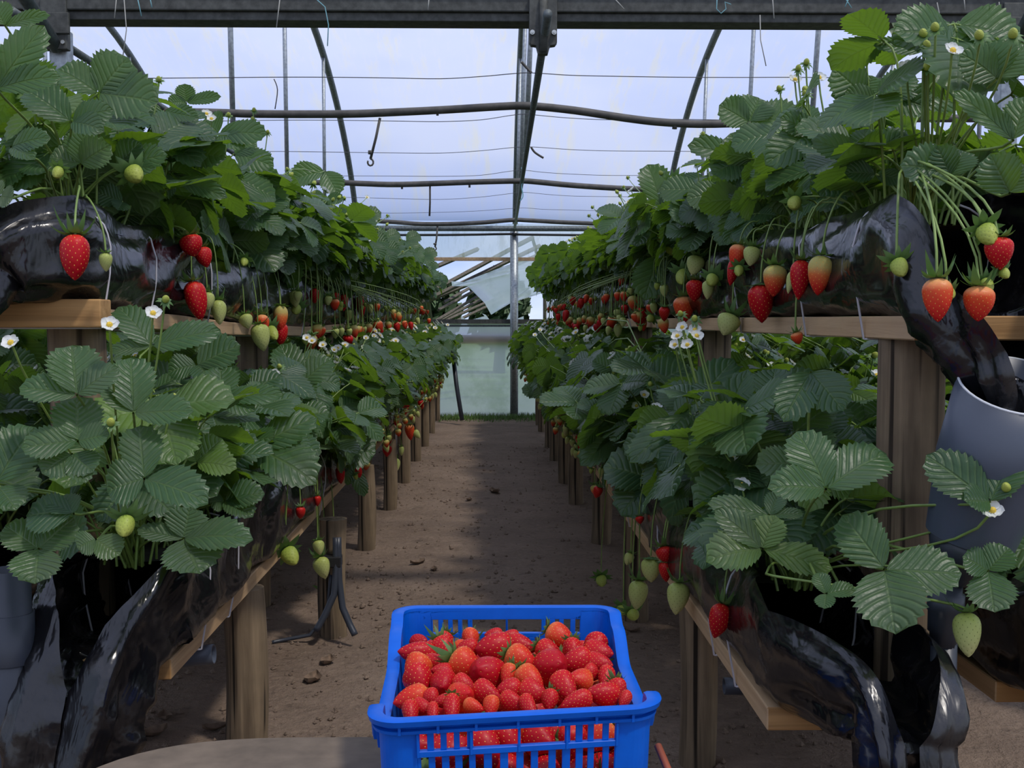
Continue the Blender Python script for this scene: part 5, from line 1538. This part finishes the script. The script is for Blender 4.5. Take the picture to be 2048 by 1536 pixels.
for (key, u, v, w, h, kind, lean) in FRUIT:
    if kind == 'x': continue
    t = T[key]
    c = in_front(key, u, v, t.hw + 0.028)
    root, mb, st, fs, rng = nearest(key, c.y)
    C = Vector(root.location); px = c.y / F
    down = Vector((lean, rng.uniform(-0.35, 0.05), -1)).normalized()
    if kind == 'young': down = Vector((lean, -0.75, -0.65)).normalized()
    hh = h * px * (1.0 if kind != 'young' else 1.15)
    top = c - C - down * (hh * 0.5)
    add_berry(root, kind, top, w * px, hh, down, rng, True)
    ry = max(-0.12, min(0.12, top.y)) 
    rim = Vector((t.face * rng.uniform(0.085, 0.115), lerp(ry, top.y, 0.45), rng.uniform(0.045, 0.075)))
    end = top - down * 0.004
    if end.z > rim.z: fs.tube(bez(Vector((0, 0, 0)), Vector((t.face * 0.03, end.y * 0.3, 0.08)), end - UPV * 0.02 + Vector((-t.face * 0.04, 0, 0.03)), end, 8), 0.0019, 6, cap=False)
    else: fruit_stalk(fs, Vector((t.face * 0.02, 0, 0)), rim, end, True, 0.0019)

# flowers (f) and young fruit held up on stalks (y)
BLOOM = [('LU',413,228,'f'),('LU',423,238,'f'),('LL',306,627,'f'),('LL',549,748,'f'),('LL',22,686,'f'),('LL',676,696,'f'),('LL',668,700,'f'),('LL',624,682,'f'),('LL',219,650,'f'),('LL',560,735,'y'),('LL',646,690,'f'),('LL',690,690,'f'),('LL',614,676,'f'),
 ('LL',732,676,'f'),('LL',728,695,'f'),('LL',782,680,'f'),('LL',748,672,'f'),('LL',330,602,'y'),('LL',405,800,'y'),('LL',222,848,'y'),('LL',345,797,'y'),('LL',660,745,'y'),('LL',640,930,'y'),('LL',796,760,'y'),('LL',765,745,'y'),('LL',756,640,'y'),('LL',850,800,'y'),
 ('LU',222,166,'y'),('LU',318,162,'y'),('LU',395,270,'y'),('LU',457,232,'y'),('LU',508,222,'y'),('LU',506,240,'y'),('LU',535,266,'y'),('LU',480,298,'y'),('LU',575,340,'y'),('LU',560,362,'y'),('LU',734,395,'f'),('LU',750,417,'y'),('LU',757,440,'y'),('LU',775,432,'y'),('LU',755,460,'y'),('LU',783,478,'y'),('LU',800,480,'y'),('LU',735,490,'y'),('LU',740,510,'y'),('LU',805,505,'y'),('LU',820,497,'y'),('LU',655,398,'y'),
 ('RU',1905,102,'f'),('RU',1813,136,'f'),('RU',1638,156,'f'),('RU',1856,138,'y'),('RU',1871,60,'y'),('RU',1854,95,'y'),('RU',1848,72,'y'),('RU',1732,106,'y'),('RU',1596,140,'y'),('RU',1612,128,'y'),('RU',1560,180,'y'),('RU',1612,182,'y'),('RU',1612,190,'y'),('RU',1960,76,'y'),('RU',2026,74,'y'),('RU',1590,160,'f'),('RU',1256,356,'y'),('RU',1247,375,'y'),('RU',1240,392,'y'),('RU',1185,415,'y'),('RU',1178,432,'y'),('RU',1285,418,'y'),('RU',1150,478,'y'),('RU',1222,428,'y'),('RU',1406,270,'y'),
 ('RL',1440,934,'f'),('RL',1463,911,'f'),('RL',1483,970,'f'),('RL',1418,982,'y'),('RL',1462,1003,'y'),('RL',1468,955,'y'),('RL',1313,815,'f'),('RL',1273,812,'f'),('RL',1288,790,'f'),('RL',1985,1021,'f'),('RL',2013,978,'y'),('RL',1365,655,'f'),('RL',1355,672,'f'),('RL',1390,660,'f'),('RL',1375,690,'f'),('RL',1350,690,'f'),('RL',1393,672,'f'),('RL',1362,630,'y'),('RL',1390,640,'y'),('RL',1108,735,'f'),('RL',1070,670,'f'),('RL',1080,660,'f'),('RL',1125,665,'f'),('RL',1097,700,'f'),('RL',1300,770,'y')]
for (key, u, v, kind) in BLOOM:
    t = T[key]
    c = in_front(key, u, v, 0.10 if key in ('LL', 'RL') else 0.05)
    root, mb, st, fs, rng = nearest(key, c.y)
    C = Vector(root.location); e = c - C
    n = Vector((rng.uniform(-0.4, 0.4) + t.face * 0.2, -0.75, 0.6)).normalized()
    if kind == 'f': add_flower(root, e, n, rng, True, 0.78)
    else:
        o = add_berry(root, 'young', e, 0.0125, 0.0145, n, rng, True); o.rotation_quaternion = (-n).to_track_quat('Z', 'Y')
    fs.tube(bez(Vector((rng.uniform(-.02, .02), 0, 0)), Vector((0, e.y * 0.2, 0.10)), e - UPV * 0.09 - Vector((e.x, e.y, 0)) * 0.12, e - n * 0.002, 9), 0.0019, 6, cap=False)

for (key, k), (root, mb, st, fs, rng) in hero.items():
    t = T[key]; upper = key in ('RU', 'LU')
    for q in range(24 if k < 4 else 26):
        rand_leaf(mb, st, Vector((rng.uniform(-0.05, 0.05), rng.uniform(-0.06, 0.06), 0)), rng, True, upper, t.face, 1.18 if key == 'LU' else 1.06, avoid=k < 7)
    finish(root, mb, st, fs)

# ---- plant kinds that repeat along the shelves
def variant(seed, hi, upper, nleaf, nb, nf, ny):
    rng = random.Random(seed)
    root = thing('strawberry_plant', None, 'plant')
    mb, st, fs = MB(), MB(), MB()
    for q in range(nleaf): rand_leaf(mb, st, Vector((rng.uniform(-0.05, 0.05), rng.uniform(-0.06, 0.06), 0)), rng, hi, upper, 1.0, 1.12, False, 0.86 if hi else 0.62)
    random_items(root, fs, rng, hi, upper, nb, nf, ny)
    finish(root, mb, st, fs)
    return root
def copy_tree(o, parent=None):
    c = o.copy(); COL.objects.link(c)
    if parent is not None: c.parent = parent
    for ch in list(o.children): copy_tree(ch, c)
    return c
VAR = {('U', True): [variant(100 + k, True, True, 32, 3, 1, 5) for k in range(4)], ('U', False): [variant(120 + k, False, True, 56, 3, 1, 5) for k in range(4)],
       ('L', True): [variant(140 + k, True, False, 32, 2, 3, 3) for k in range(4)], ('L', False): [variant(160 + k, False, False, 56, 2, 3, 3) for k in range(4)]}
used = set()
TA['LN'], TA['RN'] = 3.1, 2.8
for key in ('LU', 'RU', 'LL', 'RL', 'LO', 'RO', 'LN', 'RN'):
    t = T[key]; rng = random.Random(ord(key[0]) + 3 * ord(key[1]))
    k = HERO_K if key in ('LU', 'RU', 'LL', 'RL') else 0
    while True:
        y = TA[key] + STEP * k * (2.4 if key[1] == 'N' else 1.3 if key[1] == 'O' else 1.0)
        if y > t.y1 - 0.08: break
        if key == 'RN' and abs(y - 3.6) < 0.5: k += 1; continue
        hi = y < 4.6
        pool = VAR[('U' if key[1] == 'U' else 'L', hi)]
        pv = pool[rng.randrange(len(pool))]
        if pv.name in used: root = copy_tree(pv)
        else: root = pv; used.add(pv.name)
        root.location = crown_of(t, y + rng.uniform(-0.02, 0.02))
        root.rotation_euler = (0, 0, (0 if t.face > 0 else PI) + rng.uniform(-0.3, 0.3))
        s = rng.uniform(0.95, 1.12) * (1.0 + 0.16 * min(1, max(0, (y - 4) / 4))) * (1.12 if key == 'LU' else 1.0); root.scale = (s, s, s)
        tag(root, plant_label(t, k), 'plant', plant_group(t))
        if key[1] == 'N': root.scale = (1.5, 1.5, 1.45)
        k += 1
for pool in VAR.values():
    for pv in pool:
        if pv.name not in used:
            for ch in list(pv.children_recursive): bpy.data.objects.remove(ch)
            bpy.data.objects.remove(pv)
